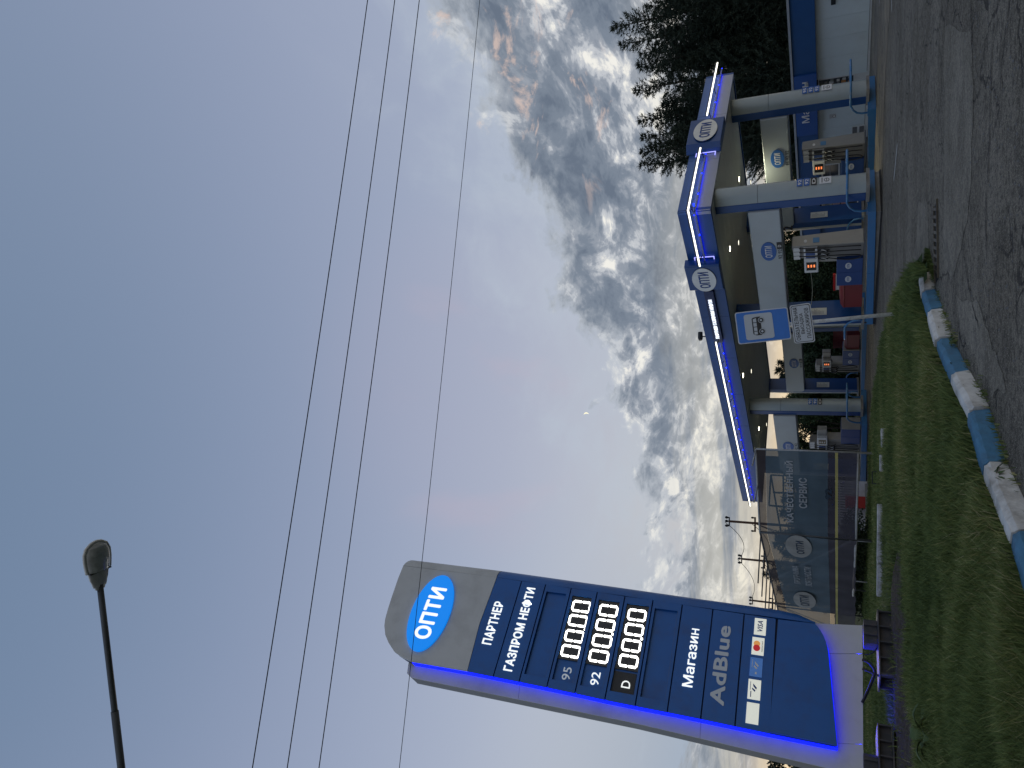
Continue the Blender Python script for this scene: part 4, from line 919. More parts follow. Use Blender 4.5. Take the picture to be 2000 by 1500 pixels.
# ---- fuel pumps
def pump(fr, base_px, zb, mirror, label, blank=False):
    x0 = fr.at(*base_px, .12)[0]; t = frame_thing(fr, 'fuel_pump', label, 'fuel pump', 'fuel pumps on the canopy islands', x=x0, y=.12, z=zb)
    s = 1 if mirror else -1
    def P(poly, y0, y1, nm, m, par=t, **k):
        pl = [(s*u, z) for u, z in poly]
        if s < 0: pl = pl[::-1]
        return MB().prism(pl, y0, y1).part(nm, m, par, **k)
    def BX(u0, u1, y0, y1, z0, z1, nm, m, par=t, **k):
        return MB().box(min(s*u0, s*u1), max(s*u0, s*u1), y0, y1, z0, z1).part(nm, m, par, **k)
    H = 2.22
    a_, b_ = sorted((0.0, s*.055)); ys = (-.02, .60, .50, .10)
    MB().add([(a_, -.02, 0), (b_, -.02, 0), (b_, .62, 0), (a_, .62, 0), (a_, .02, H), (b_, .02, H), (b_, .48, H), (a_, .48, H)],
             [(0, 3, 2, 1), (4, 5, 6, 7), (0, 1, 5, 4), (1, 2, 6, 5), (2, 3, 7, 6), (3, 0, 4, 7)]).part('side_cladding', PUMPG, t, bevel=.012)
    P([(.056, 0), (.72, 0), (.66, H-.04), (.056, H+.02)], .05, .46, 'hose_bay', mat('hose_bay_grey', (.22, .22, .215), .5, .2), bevel=.008)
    P([(.725, .55), (.95, .55), (.90, H-.55), (.675, H-.55)], .06, .46, 'body', PUMPG)
    for k in range(3):
        u = .075+.205*k
        BX(u, u+.17, -.01, .045, 1.98, 2.19, 'hose_outlet', PUMPL)
        b_ = BX(u-.005, u+.18, -.045, .045, 1.42, 1.86, 'nozzle_boot', PUMPL, bevel=.01)
        BX(u+.02, u+.155, -.052, -.046, 1.50, 1.80, 'grade_label', mat('grade_label_blue', (.05, .10, .28), .4) if k else BLACK, b_)
        nz = MB().tube([(s*(u+.08), -.10, 1.40), (s*(u+.08), -.12, 1.26), (s*(u+.11), -.10, 1.12), (s*(u+.14), -.04, 1.05)], [.04, .045, .03, .02], 7).part('nozzle', BLACK, t, smooth=True)
        MB().tube([(s*(u+.03), -.13, 1.30), (s*(u+.03), -.16, 1.20), (s*(u+.09), -.15, 1.14)], .012, 5).part('nozzle_trigger', PUMPL, nz)
        pts = [(s*(u+.0), -.03, 2.0), (s*(u-.01), -.07, 1.6), (s*(u-.01), -.08, 1.1), (s*(u-.01), -.08, .6), (s*(u+.0), -.08, .08)] if k < 2 else [(s*(u+.0), -.03, 2.0), (s*(u-.01), -.07, 1.6), (s*(u-.01), -.08, 1.1), (s*(u+.0), -.08, .5), (s*(u+.06), -.08, .10), (s*(u+.20), -.08, .16), (s*(u+.24), -.08, .5), (s*(u+.10), -.09, 1.05)]
        o = []
        for i in range(len(pts)-1):
            q0, q1, q2, q3 = [Vector(pts[max(0, min(len(pts)-1, i+d))]) for d in (-1, 0, 1, 2)]
            for w in range(4):
                tt = w/4; o.append(.5*((2*q1)+(q2-q0)*tt+(2*q0-5*q1+4*q2-q3)*tt*tt+(3*q1-q0-3*q2+q3)*tt**3))
        MB().tube(o+[Vector(pts[-1])], .021, 6).part('hose', BLACK, t, smooth=True)
    O_ = -.82
    sc = BX(.57, 1.30, -.10, .30, 1.40, 1.86, 'screen_head', PUMPL, bevel=.03)
    BX(.73, 1.15, -.108, -.101, 1.47, 1.79, 'screen', DISP, sc)
    for k in range(3): BX(.86, .99, -.114, -.109, 1.51+.095*k, 1.56+.095*k, 'lit_digits' if not blank else 'digits', E_ORG if not blank else PUMPL, sc)
    if mirror: BX(1.305, 1.85, .05, .30, 1.42, 1.84, 'screen_cover', PUMPG, sc, bevel=.02)
    for k in range(2):
        u = .73+.71*k
        c = BX(u, u+.70, -.06, .60, 0, .82, 'cabinet', BLUED2, bevel=.015)
        if not blank:
            MB().ell(s*(u+.35), .45, .155, .10, -.069, -.061, 26).part('cabinet_badge', mat('badge_white', (.55, .58, .6), .5), c)
            text('ОПТИ', 'badge_text', LETB, c, s*(u+.35)-.10, s*(u+.35)+.10, .41, .49, -.070, .01, .003)
    if mirror: BX(2.145, 2.19, -.05, .58, .01, .80, 'end_cover', PUMPG)
    else:
        ex_ = fr.w(x0, .12+.20, zb); 
        MB().ell(0, 1.80, .07, .05, -.01, -.003, 20).part('badge', LETW, t, loc=(.0, .22, 0), rotz=math.pi/2)
        MB().box(-.11, .11, -.012, -.003, 1.36, 1.56).part('sticker', mat('sticker_blue', (.10, .28, .5), .5), t, loc=(.0, .24, 0), rotz=math.pi/2)
    BX(-.03, 2.2, -.02, .66, -.06, -.003, 'pump_base', GREYD)
    return t
BLUED2 = mat('cabinet_blue', (.018, .060, .21), .38, .1, .05)
pump(I11, (1691, 472), .45, False, 'grey and blue fuel pump beside the red sand box on the near island')
pump(I21, (1690, 277.8), .28, False, 'grey and blue fuel pump in front of the shop, between the two plated columns')
XP = I22.at(1681, 722, .12)[0]
pump(I22, (1681.5, 726), .10, True, 'distant fuel pump with lit orange digits, between bus sign and blue column')
pump(I12, (1681, 880), .24, True, 'fuel pump with unlit screen, half hidden by the mesh banner', True)
# sand boxes, boards, hoops
def sandbox(fr, a, b_, zb, label, ztop=.70):
    x1 = fr.at(*a, .15)[0]; x0 = fr.at(*b_, .15)[0]
    t = frame_thing(fr, 'sand_box', label, 'sand box', 'red sand boxes on the islands', x=x0, y=.15, z=zb); w = x1-x0
    MB().box(0, w, 0, .62, 0, ztop-.1).part('bin', RED, t, bevel=.01)
    MB().add([(0, -.03, ztop-.098), (w, -.03, ztop-.098), (w, .65, ztop-.098), (0, .65, ztop-.098), (.08, .12, ztop+.02), (w-.08, .12, ztop+.02), (w-.08, .62, ztop+.06), (.08, .62, ztop+.06)],
             [(0, 3, 2, 1), (4, 5, 6, 7), (0, 1, 5, 4), (1, 2, 6, 5), (2, 3, 7, 6), (3, 0, 4, 7)]).part('lid', RED, t)
sandbox(I11, (1690, 551), (1690, 599), .42, 'dark red sand box on the near island beside the pump cabinets')
sandbox(I22, (1681, 654), (1681, 682), .12, 'dark red sand box on the far island behind the bus sign post')
def board(fr, lt, rt, rb, lb, dep, label, m1, m2, zb):
    x0, x1, z0, z1 = box4(lt, rt, rb, lb, dep=dep, fr=fr)
    t = frame_thing(fr, 'notice_board', label, 'notice board', x=(x0+x1)/2, y=dep, z=zb); w = (x1-x0)/2
    MB().box(-w, w, 0, .06, z0-zb-.35, z1-zb-.09).part('panel', m1, t); MB().box(-w-.02, w+.02, -.02, .08, z1-zb-.088, z1-zb).part('header', m2, t)
    for s in (-1, 1): MB().box(s*w*.8-.02, s*w*.8+.02, .061, .10, 0, z1-zb).part('leg', DARKM, t)
board(I11, (1627, 566), (1627, 537), (1648, 537), (1648, 566), 1.2, 'white notice board with red top edge behind the near red sand box', WHITE, RED2, .42)
board(I22, (1627, 680), (1627, 640), (1650, 640), (1650, 680), 1.2, 'dark red framed board behind the far sand box', RED, RED, .12)
def hoop(fr, x, wid, zb, s, label):
    t = frame_thing(fr, 'guard_hoop', label, 'guard rail', 'blue tube hoops guarding the island columns', x=x, z=zb); h = .58; r = wid/2+.24
    pts = []
    for sy in (-1,):
        pts += [(-s*.55, wid/2-r, 0), (-s*.55, wid/2-r, h*.35), (-s*.50, wid/2-r, h*.62), (-s*.36, wid/2-r, h*.85), (-s*.14, wid/2-r, h), (s*.45, wid/2-r, h)]
    pts += [(s*(.45+.62*math.sin(a)), wid/2-r*math.cos(a), h) for a in [math.pi*k/12 for k in range(1, 12)]]
    pts += [(s*.45, wid/2+r, h), (-s*.14, wid/2+r, h), (-s*.36, wid/2+r, h*.85), (-s*.50, wid/2+r, h*.62), (-s*.55, wid/2+r, h*.35), (-s*.55, wid/2+r, 0)]
    MB().tube(pts, .036, 10).part('rail', TUBEB, t, smooth=True)
    for sy in (-1, 1): MB().box(-s*.55-.09, -s*.55+.09, wid/2+sy*r-.09, wid/2+sy*r+.09, -.0, .02).part('foot_plate', TUBEB, t)
hoop(I11, colA+.35, .92, .41, 1, 'blue tube hoop round the foot of the nearest plated column')
hoop(I21, colB+.35, .92, .23, 1, 'blue tube hoop round the foot of the column nearest the shop')
hoop(I12, colF+.35, .86, .25, 1, 'blue tube hoop round the plated column beside the mesh banner')
hoop(I11, colD-.35, .92, .40, -1, 'blue tube hoop at the column behind the bus stop sign post')
hoop(I21, colC-.35, .92, .23, -1, 'blue tube hoop between the near island column and the near pump')
hoop(I22, colE-.35, .80, .10, -1, 'blue tube hoop at the far blue column seen under the price beam')
# cable from pump head
a0 = I11.w(*[I11.at(1583, 529, .1)[0], .1, 0]); zA = I11.at(1583, 529, .1)[1]; zB_ = I11.at(1584.5, 595, .1)[1]; xA = I11.at(1583, 529, .1)[0]; xB = I11.at(1584.5, 595, .1)[0]
cb = MB().tube([(xA+(xB-xA)*t/8, .1, zA+(zB_-zA)*t/8 - .05*math.sin(math.pi*t/8)) for t in range(9)], .012, 5).part('hanging_cable', mat('cable_pale', (.25, .26, .2), .6), None, loc=I11.o, rotz=I11.ang)
tag(cb, 'thin pale cable strung from the pump screen to the blue column', 'cable')

# ================================================================== SHOP
az = R(27.4); so = onz(1697, 143, -.09)
SH = Frame((so.x, so.y), (so.x+math.sin(az), so.y-math.cos(az)))
shop = frame_thing(SH, 'filling_station_shop', 'low white shop with deep blue eaves band behind the canopy columns', 'shop', z=-.12)
xL = SH.at(1640, 453, 0)[0]; xR = SH.at(1620, -220, 0)[0]
zf0 = SH.at(1592, 40, -.25)[1]+.12; zf1 = SH.at(1543, 40, -.25)[1]+.12; zr1 = SH.at(1537, 12, -.35)[1]+.12
print('shop', xL, xR, zf0, zf1, zr1)
seams = [SH.at(1650, p, 0)[0] for p in (-160, -110, -68, -15, 30, 69, 107)]
seams = sorted([xR] + seams)
xwin_r = SH.at(1640, 149, 0)[0]; xwin_l = SH.at(1640, 204, 0)[0]; xv = SH.at(1650, 247, 0)[0]; xwb = SH.at(1650, 272, 0)[0]
cuts = [xwb, xv, xwin_l]
for a, b_ in zip(cuts, cuts[1:]): MB().box(a+.005, b_-.005, 0, .10, .12, zf0+.1).part('wall_panel', WALLW, shop)
rs = [xwin_r] + [x for x in seams if x > xwin_r]
for a, b_ in zip(rs, rs[1:]): MB().box(a+.005, b_-.005, 0, .10, .12, zf0+.1).part('wall_panel', WALLW, shop)
MB().box(xwin_r-.0, xR, -.02, .12, -.05, .10).part('plinth', GREY, shop)
MB().box(xwb, xwin_l, -.02, .12, -.05, .10).part('plinth', GREY, shop)
MB().box(xL, xR, .12, 7.0, 0, zf1-.1).part('core', mat('shop_core', (.06, .065, .07), .9), shop)
# window by the column
wz0, wz1 = .62, zf0-.05
w_ = MB().box(xwin_l, xwin_r, .02, .08, .0, wz0-.02).part('wall_panel', GREY, shop)
fr_w = MB().box(xwin_l, xwin_r, .0, .06, wz0-.018, wz0+.04).box(xwin_l, xwin_r, .0, .06, wz1-.05, wz1).box(xwin_r-.06, xwin_r, .0, .06, wz0+.042, wz1-.052).box(xwin_l, xwin_l+.06, .0, .06, wz0+.042, wz1-.052).part('window', GREY, shop)
GLASS = mat('window_glass', (.05, .06, .07), .06, 0, 0, spec=.6)
MB().box(xwin_l+.062, xwin_r-.062, .075, .085, wz0+.045, wz1-.055).part('pane', GLASS, fr_w)
gcols = [(.35, .30, .22), (.4, .18, .06), (.5, .5, .48), (.12, .12, .13), (.3, .12, .05), (.2, .22, .2)]
k = 0
for zz in np.arange(wz0+.1, wz1-.25, .26):
    x = xwin_l+.1
    while x < xwin_r-.2:
        w = random.uniform(.09, .17); h = random.uniform(.1, .2); c = gcols[random.randrange(6)]
        MB().box(x, x+w, .02, .073, zz, zz+h).part('shelf_item', mat('goods_%d' % gcols.index(c), c, .6), fr_w); x += w+.03; k += 1
# blue bay left of the white wall
for i in range(4):
    a = xL + (xwb-xL)*i/4; b_ = xL + (xwb-xL)*(i+1)/4
    if i == 1: continue
    MB().box(a+.005, b_-.005, 0, .10, .0, zf0+.1).part('wall_panel', SHOPBLUE, shop)
a = xL + (xwb-xL)/4; b_ = xL + (xwb-xL)/2
wf = MB().box(a, b_, .0, .06, .25, .31).box(a, b_, .0, .06, 2.05, 2.12).box(a, a+.06, .0, .06, .312, 2.048).box(b_-.06, b_, .0, .06, .312, 2.048).box((a+b_)/2-.03, (a+b_)/2+.03, 0, .06, .312, 2.048).part('window', WHITE, shop)
MB().box(a+.062, b_-.062, .07, .08, .312, 2.048).part('pane', GLASS, wf)
for i, c in enumerate(((.42, .20, .18), (.35, .24, .24), (.20, .22, .20))):
    MB().box(a+.12+i*.01, b_-.12, .03, .04, .75+.42*i, 1.12+.42*i).part('poster', mat('poster_%d' % i, c, .6, 0, .3, 8), wf)
MB().box(a, b_, .0, .09, .0, .24).part('wall_panel', SHOPBLUE, shop)
# kiosk window seen left of the pump
kx0, kx1, kz0, kz1 = box4((1604, 352), (1604, 320), (1640, 318), (1640, 352), dep=-.05, fr=SH); kz0 += .12; kz1 += .12
kw = MB().box(kx0, kx1, -.08, -.002, kz1-.09, kz1).box(kx0, kx1, -.08, -.002, kz0, kz0+.06).box(kx0, kx0+.10, -.08, -.002, kz0+.062, kz1-.092).box(kx1-.08, kx1, -.08, -.002, kz0+.062, kz1-.092).part('window', PUMPL, shop)
MB().box(kx0+.10, kx1-.08, -.03, -.01, kz0+.06, kz1-.09).part('pane', GLASS, kw)
MB().box(kx0+.30, kx0+.34, -.045, -.031, kz0+.07, kz1-.1).box(kx0+.11, kx1-.09, -.045, -.031, (kz0+kz1)/2, (kz0+kz1)/2+.03).part('shutter', mat('shutter_grey', (.3, .29, .3), .5), kw)
x0, x1, z0, z1 = box4((1663, 260), (1663, 246), (1690, 245), (1690, 259), dep=-.03, fr=SH)
v = MB().box(x0, x1, -.05, -.002, z0+.14, z1+.12).part('vent', GREY, shop)
for k in range(2): MB().box(x0+.03, x1-.03, -.056, -.051, z0+.18+k*(z1-z0)/2, z0+.14+(k+.8)*(z1-z0)/2).part('vent_louvre', mat('vent_dark', (.13, .135, .14), .5), v)
x0, x1, z0, z1 = box4((1620, 231), (1620, 223), (1633, 223), (1633, 231), dep=-.01, fr=SH)
MB().box(x0, x1, -.008, -.002, z0+.12, z1+.12).part('sticker', mat('sticker_grey', (.45, .47, .48), .5), shop)
MB().ell((x0+x1)/2, (z0+z1)/2+.06, .07, .07, -.012, -.009, 16).part('sticker_mark', LETK, shop)
MB().ell((x0+x1)/2, (z0+z1)/2+.06, .05, .05, -.015, -.0125, 16).part('sticker_mark', LETW, shop)
# wall lamp high on the right
x0, z0 = SH.at(1627, 2, -.05); MB().box(x0-.12, x0+.12, -.14, -.002, z0+.02, z0+.2).part('wall_lamp', DARKM, shop, bevel=.01)
# eaves band
xs0 = SH.at(1570, 264, -.3)[0]; xs1 = SH.at(1570, 146, -.3)[0]
MB().box(xL-.1, xs0-.004, -.28, 7.1, zf0, zf1).part('eaves_band', SHOPBLUE, shop); MB().box(xs1+.004, xR, -.28, 7.1, zf0, zf1).part('eaves_band', SHOPBLUE, shop)
sg = MB().box(xs0, xs1, -.36, .2, zf0-.005, zf1-.01).part('sign_panel', SHOPBLUE2, shop, bevel=.01)
MB().box(xs0, xs1, .21, 7.1, zf0, zf1).part('eaves_band', SHOPBLUE, shop)
n = 12
for i in range(n):
    a = xL-.15+(xR-xL+.15)*i/n; b_ = xL-.15+(xR-xL+.15)*(i+1)/n
    MB().box(a+.004, b_-.004, -.38, 7.2, zf1+.004, zf1+.10).part('roof_edge', mat('zinc_edge', (.42, .46, .50), .4, .3, .1, 3), shop)
x0, x1, z0, z1 = box4((1566, 240), (1566, 161), (1578, 161), (1582, 240), dep=-.37, fr=SH)
hh = z1-z0
text('Магазин', 'lettering', LETW, sg, x0, x1, z0+.12, z1+.12+.03, -.361, .0, .02)
sheet('sandy_apron', wob(pix([(1703, -40), (1743, -40), (1740, 20), (1733, 120), (1728, 200), (1725, 343), (1709, 345), (1706, 140), (1700, 130)], -.02), .03), .007, SAND)
sheet('dark_strip', wob(pix([(1710, 352), (1722, 352), (1721, 480), (1716, 560), (1709, 634), (1703, 640), (1703, 560)]), .04), .007, mat('dark_asphalt', (.035, .036, .038), .9, 0, .3, 6, .3, 30))  # dark strip laid along the front of the near island
lump = pix([(1711, 476), (1717.5, 479), (1718.5, 488), (1715, 497), (1711, 500)])
tag(MB().prismz([(x, y) for x, y in lump][::-1], .008, .06).part('concrete_lump', mat('pale_concrete', (.42, .42, .38), .9, 0, .1, 8), None), 'pale lump of concrete against the blue edge of the near island', 'concrete lump')

# ================================================================== MESH BANNER ON ITS FRAME
b0 = onz(1701, 886, .12); Yb2 = 30.2; dd = ray(1484, 1040); b1 = EYE + dd*(Yb2/dd.y)
dd = ray(1517.6, 1186); b2_ = EYE + dd*(39.9/dd.y); dd = ray(1600, 1226); 
BP1 = Frame((b1.x, b1.y), (b0.x, b0.y)); L1 = (Vector((b0.x, b0.y, 0))-Vector((b1.x, b1.y, 0))).length
v2 = (Vector((b2_.x, b2_.y, 0)) - Vector((b1.x, b1.y, 0))); e2 = Vector((b1.x, b1.y, 0)) + v2*1.25
BP2 = Frame((e2.x, e2.y), (b1.x, b1.y)); L2 = v2.length*1.25
ban = thing('mesh_banner', 'long see-through mesh banner with faded lettering and yellow stripe on a pale pipe frame', 'banner')
def banner_mat(name, c, alpha, tr=.25):
    m, n, b = shader_base(name); l = n.links
    t = N(n, 'ShaderNodeTexCoord'); no = N(n, 'ShaderNodeTexNoise'); no.inputs['Scale'].default_value = .9; no.inputs['Detail'].default_value = 5; l.new(t.outputs['Object'], no.inputs['Vector'])
    r = N(n, 'ShaderNodeValToRGB'); r.color_ramp.elements[0].position = .35; r.color_ramp.elements[1].position = .68
    r.color_ramp.elements[0].color = tuple(v*.82 for v in c)+(1,); r.color_ramp.elements[1].color = tuple(v*1.15 for v in c)+(1,); l.new(no.outputs[0], r.inputs[0])
    l.new(r.outputs[0], b.inputs['Base Color']); b.inputs['Roughness'].default_value = .8; b.inputs['Alpha'].default_value = alpha
    b.inputs['Specular IOR Level'].default_value = .2
    return m
M_TOP = banner_mat('mesh_dark_strip', (.07, .06, .065), .88); M_UP = banner_mat('mesh_teal', (.098, .145, .185), .90); M_LO = banner_mat('mesh_maroon', (.07, .068, .09), .80)
M_YE = banner_mat('mesh_yellow', (.46, .42, .16), .95); M_OV = banner_mat('mesh_print_grey', (.42, .43, .42), .66); M_TX = banner_mat('mesh_print_white', (.42, .46, .50), .8); M_TK = banner_mat('mesh_print_dark', (.05, .08, .12), .8)
ztops = {}
def zc(fr, px, py, dep=0): return fr.at(px, py, dep)[1]
zt0 = zc(BP1, 1476, 878); zt1 = zc(BP1, 1484, 1038); zb0 = zc(BP1, 1676, 884); zb1 = zc(BP1, 1672, 1038); zt2 = zt1+(zc(BP2, 1517.6, 1186)-zt1)*1.25; zb2 = .36
zy = [zc(BP1, 1634, 900), zc(BP1, 1634, 1030)]; zy2 = zc(BP2, 1635, 1180)
zm = [zc(BP1, 1617, 900), zc(BP1, 1617, 1030)]; zm2 = zc(BP2, 1622, 1180)
zs = [zc(BP1, 1495, 880), zc(BP1, 1493, 985)]
def cloth(fr, ln, zlo, zhi, name, m, sag=.0, nx=40, nz=6):
    vs = []; 
    for i in range(nx+1):
        t = i/nx; x = ln*t; a = zlo[0]*(1-t)+zlo[1]*t; b_ = zhi[0]*(1-t)+zhi[1]*t
        for j in range(nz+1):
            z = a + (b_-a)*j/nz
            yy = .035*math.sin(x*1.1+z*.8)+.02*math.sin(x*3.1-z*1.3)
            zz = z - (sag*abs(math.sin(x*1.9))*(1-j/nz) if sag else 0)
            vs.append((x, yy, zz))
    n1 = nz+1; fs = [(i*n1+j, (i+1)*n1+j, (i+1)*n1+j+1, i*n1+j+1) for i in range(nx) for j in range(nz)]
    return MB().add(vs, fs).part(name, m, ban, loc=fr.o, rotz=fr.ang, smooth=True)
# frame 1 (x from the bend to the right post)
lv = lambda a, b_: (b_, a)
cloth(BP1, L1, lv(zb0+.03, zb1+.03), lv(zy[0]-.05, zy[1]-.05), 'lower_band', M_LO)
cloth(BP1, L1, lv(zy[0]-.047, zy[1]-.047), lv(zy[0]+.05, zy[1]+.05), 'yellow_stripe', M_YE)
cloth(BP1, L1, lv(zy[0]+.053, zy[1]+.053), lv(zm[0], zm[1]), 'lower_band', M_LO)
cloth(BP1, L1, lv(zm[0]+.003, zm[1]+.003), lv(zs[0], zs[0]), 'main_cloth', M_UP)
cloth(BP1, L1, lv(zs[0]+.003, zs[0]+.003), lv(zt0-.03, zt1-.03), 'top_strip', M_TOP)
cloth(BP2, L2, (zb2, zb1+.03), (zy2-.05, zy[1]-.05), 'lower_band', M_LO, .05)
cloth(BP2, L2, (zy2-.047, zy[1]-.047), (zy2+.05, zy[1]+.05), 'yellow_stripe', M_YE)
cloth(BP2, L2, (zy2+.053, zy[1]+.053), (zm2, zm[1]), 'lower_band', M_LO)
cloth(BP2, L2, (zm2+.003, zm[1]+.003), (zt2-.5, zs[0]), 'main_cloth', M_UP)
cloth(BP2, L2, (zt2-.497, zs[0]+.003), (zt2-.03, zt1-.03), 'top_strip', M_TOP)
z4 = lambda x, y: (1400+x/4.168, 860+y/4.168)
def btext(fr, s, m, lt, rt, rb, lb, bold=.02):
    x0, x1, z0, z1 = box4(z4(*lt), z4(*rt), z4(*rb), z4(*lb), dep=-.06, fr=fr)
    return text(s, 'faded_lettering', m, ban, x0, x1, z0, z1, -.068, bold, .003, loc=fr.o, rotz=fr.ang)
btext(BP1, 'КАЧЕСТВЕННЫЙ', M_TX, (560, 665), (548, 165), (622, 168), (622, 665), .03)
btext(BP1, 'СЕРВИС', M_TX, (668, 552), (668, 306), (735, 306), (735, 552), .03)
btext(BP2, 'ПРОГРАММА', M_TX, (630, 1165), (615, 1020), (665, 1020), (680, 1165), .01)
btext(BP2, 'ЛОЯЛЬНОСТИ', M_TX, (718, 1185), (715, 1030), (765, 1030), (778, 1185), .01)
for e_, tt in (((540, 790, 800, 950, 775, 955), ((655, 920), (650, 818), (712, 812), (718, 920))), ((600, 1300, 830, 1300, 1232, 1370), ((670, 1345), (670, 1262), (755, 1258), (762, 1345)))):
    pass
def boval(fr, cx, cy, top, botm, rgt, lft, tq):
    x0 = fr.at(*z4(cx, lft), -.06)[0]; x1 = fr.at(*z4(cx, rgt), -.06)[0]; c = fr.at(*z4(cx, cy), -.06); za = fr.at(*z4(top, cy), -.06)[1]; zb_ = fr.at(*z4(botm, cy), -.06)[1]
    MB().ell((x0+x1)/2, (za+zb_)/2, (x1-x0)/2, (za-zb_)/2, -.066, -.062, 44).part('faded_oval', M_OV, ban, loc=fr.o, rotz=fr.ang)
    xa, xb, z0, z1 = box4(*[z4(*p) for p in tq], dep=-.06, fr=fr)
    text('ОПТИ', 'faded_lettering', M_TK, ban, xa, xb, z0, z1, -.072, .02, .003, loc=fr.o, rotz=fr.ang)
boval(BP2, 665, 862, 560, 772, 775, 952, ((652, 925), (640, 822), (705, 815), (715, 920)))
boval(BP2, 715, 1300, 625, 805, 1235, 1368, ((682, 1345), (672, 1262), (748, 1260), (758, 1345)))
x0, x1, z0, z1 = box4(z4(880, 480), z4(880, 395), z4(935, 395), z4(935, 480), dep=-.06, fr=BP1)
text('92', 'faded_lettering', M_TK, ban, x0, x1, z0, z1, -.068, .03, .003, loc=BP1.o, rotz=BP1.ang)
PIPE = mat('pale_pipe', (.40, .42, .42), .55, .1, .15, 5, dirt=(.2, .17, .14), dscale=4, damt=.5)
PIPED = mat('dark_pipe', (.09, .10, .105), .6, .2, .2, 5)
def pipe(fr, pts, r, m=PIPE, nm='frame_pipe', n=8): return MB().tube([(x, y, z) for x, y, z in pts], r, n).part(nm, m, ban, loc=fr.o, rotz=fr.ang, smooth=True)
pipe(BP1, [(L1, .05, .0), (L1, .05, zt0)], .045); pipe(BP1, [(-.02, .05, zt1), (L1, .05, zt0)], .042); pipe(BP1, [(-.02, .05, zb1), (L1+.0, .05, zb0)], .045); pipe(BP1, [(0, .05, 0), (0, .05, zt1)], .05, PIPED)
pipe(BP2, [(0, .05, zt2), (L2-.05, .05, zt1)], .042, PIPED); pipe(BP2, [(L2*.45, .05, zb1-.05), (L2-.05, .05, zb1)], .05)
pipe(BP2, [(L2*.985, .06, 0), (L2*.985, .06, zb1)], .03); pipe(BP2, [(L2*.52, .05, 0), (L2*.52, .05, zt1-.5)], .035, PIPED); pipe(BP2, [(L2*.20, .05, .0), (L2*.20, .05, zt2-.05)], .035, PIPED)
pipe(BP1, [(L1-.05, .12, zt0-.06), (.05, .12, zb1+.1)], .035, PIPED, 'brace')
pipe(BP2, [(L2*.97, .12, zb1+.1), (L2*.55, .12, zt1-.35)], .06, PIPE, 'brace'); pipe(BP2, [(L2*.55, .14, zt1-.35), (L2*.15, .14, zb2+.3)], .035, PIPED, 'brace')
for x in (L1, L1*.58): 
    z = zt0+(zt1-zt0)*(1-x/L1); pipe(BP1, [(x-.05, -.0, z), (x-.25, -1.15, z+.02)], .028, PIPE, 'lamp_arm')
for k in range(7):
    x = L2*(.97-.135*k); z = zt2+(zt1-zt2)*x/L2; pipe(BP2, [(x, .0, z), (x-.1, -1.9, z+.02)], .026, PIPED, 'lamp_arm')
pipe(BP2, [(L2*.62, .03, .0), (L2*.62, .03, zb1)], .022)

# white picket panel behind the banner foot, with a red box
wf0 = onz(1690, 1040, 0.0); wf1 = onz(1689, 942, 0.0); WF = Frame((wf0.x, wf0.y), (wf1.x, wf1.y)); lw = (wf1-wf0).length
fen = frame_thing(WF, 'picket_fence', 'low white picket fence behind the lower part of the mesh banner', 'fence')
np_ = 19; ztw = 1.22
MB().box(0, lw, .02, .06, .0, .42).part('base_board', WHITE, fen)
for z in (.50, 1.08): MB().box(0, lw, .03, .06, z, z+.05).part('rail', WHITE, fen)
for k in range(np_):
    x = lw*(k+.5)/np_; MB().box(x-.04, x+.04, .0, .022, .43, ztw).part('picket', WHITE, fen)
for s_ in (0, lw): MB().box(s_-.04, s_+.04, 0, .08, -.1, ztw+.1).part('post', WHITE, fen)
rb = frame_thing(WF, 'red_crate', 'bright red box standing in front of the white picket fence', 'box', x=WF.at(1680, 994, -.3)[0], y=-.5, z=0)
MB().box(-.0, .55, -.2, .2, 0, .8).part('body', RED2, rb, bevel=.02); MB().box(-.03, .58, -.23, .23, .802, .86).part('lid', RED2, rb)

# steel pipe gantry far behind the banner
gq = [z4(440, 280), z4(480, 430), z4(505, 640), z4(530, 780)]
GY = 47.0
def gp(x, y): p = atY(*z4(x, y), GY); return (p.x, GY, p.z)
ga = thing('pipe_gantry', 'thin dark steel pipe gantry seen through the top of the mesh banner', 'gantry')
for a, b_, nm in ((gp(440, 280), gp(530, 790), 'beam'), (gp(425, 530), gp(560, 545), 'beam'), (gp(470, 425), gp(640, 428), 'beam'), (gp(440, 280), gp(425, 530), 'beam'), (gp(540, 290), gp(545, 560), 'beam')):
    MB().tube([a, b_], .055, 6).part(nm, PIPED, ga)
for (x, y) in ((440, 282), (470, 425), (425, 530), (530, 785)):
    a = gp(x, y); MB().tube([a, (a[0], a[1], -.3)], .055, 6).part('post', PIPED, ga)

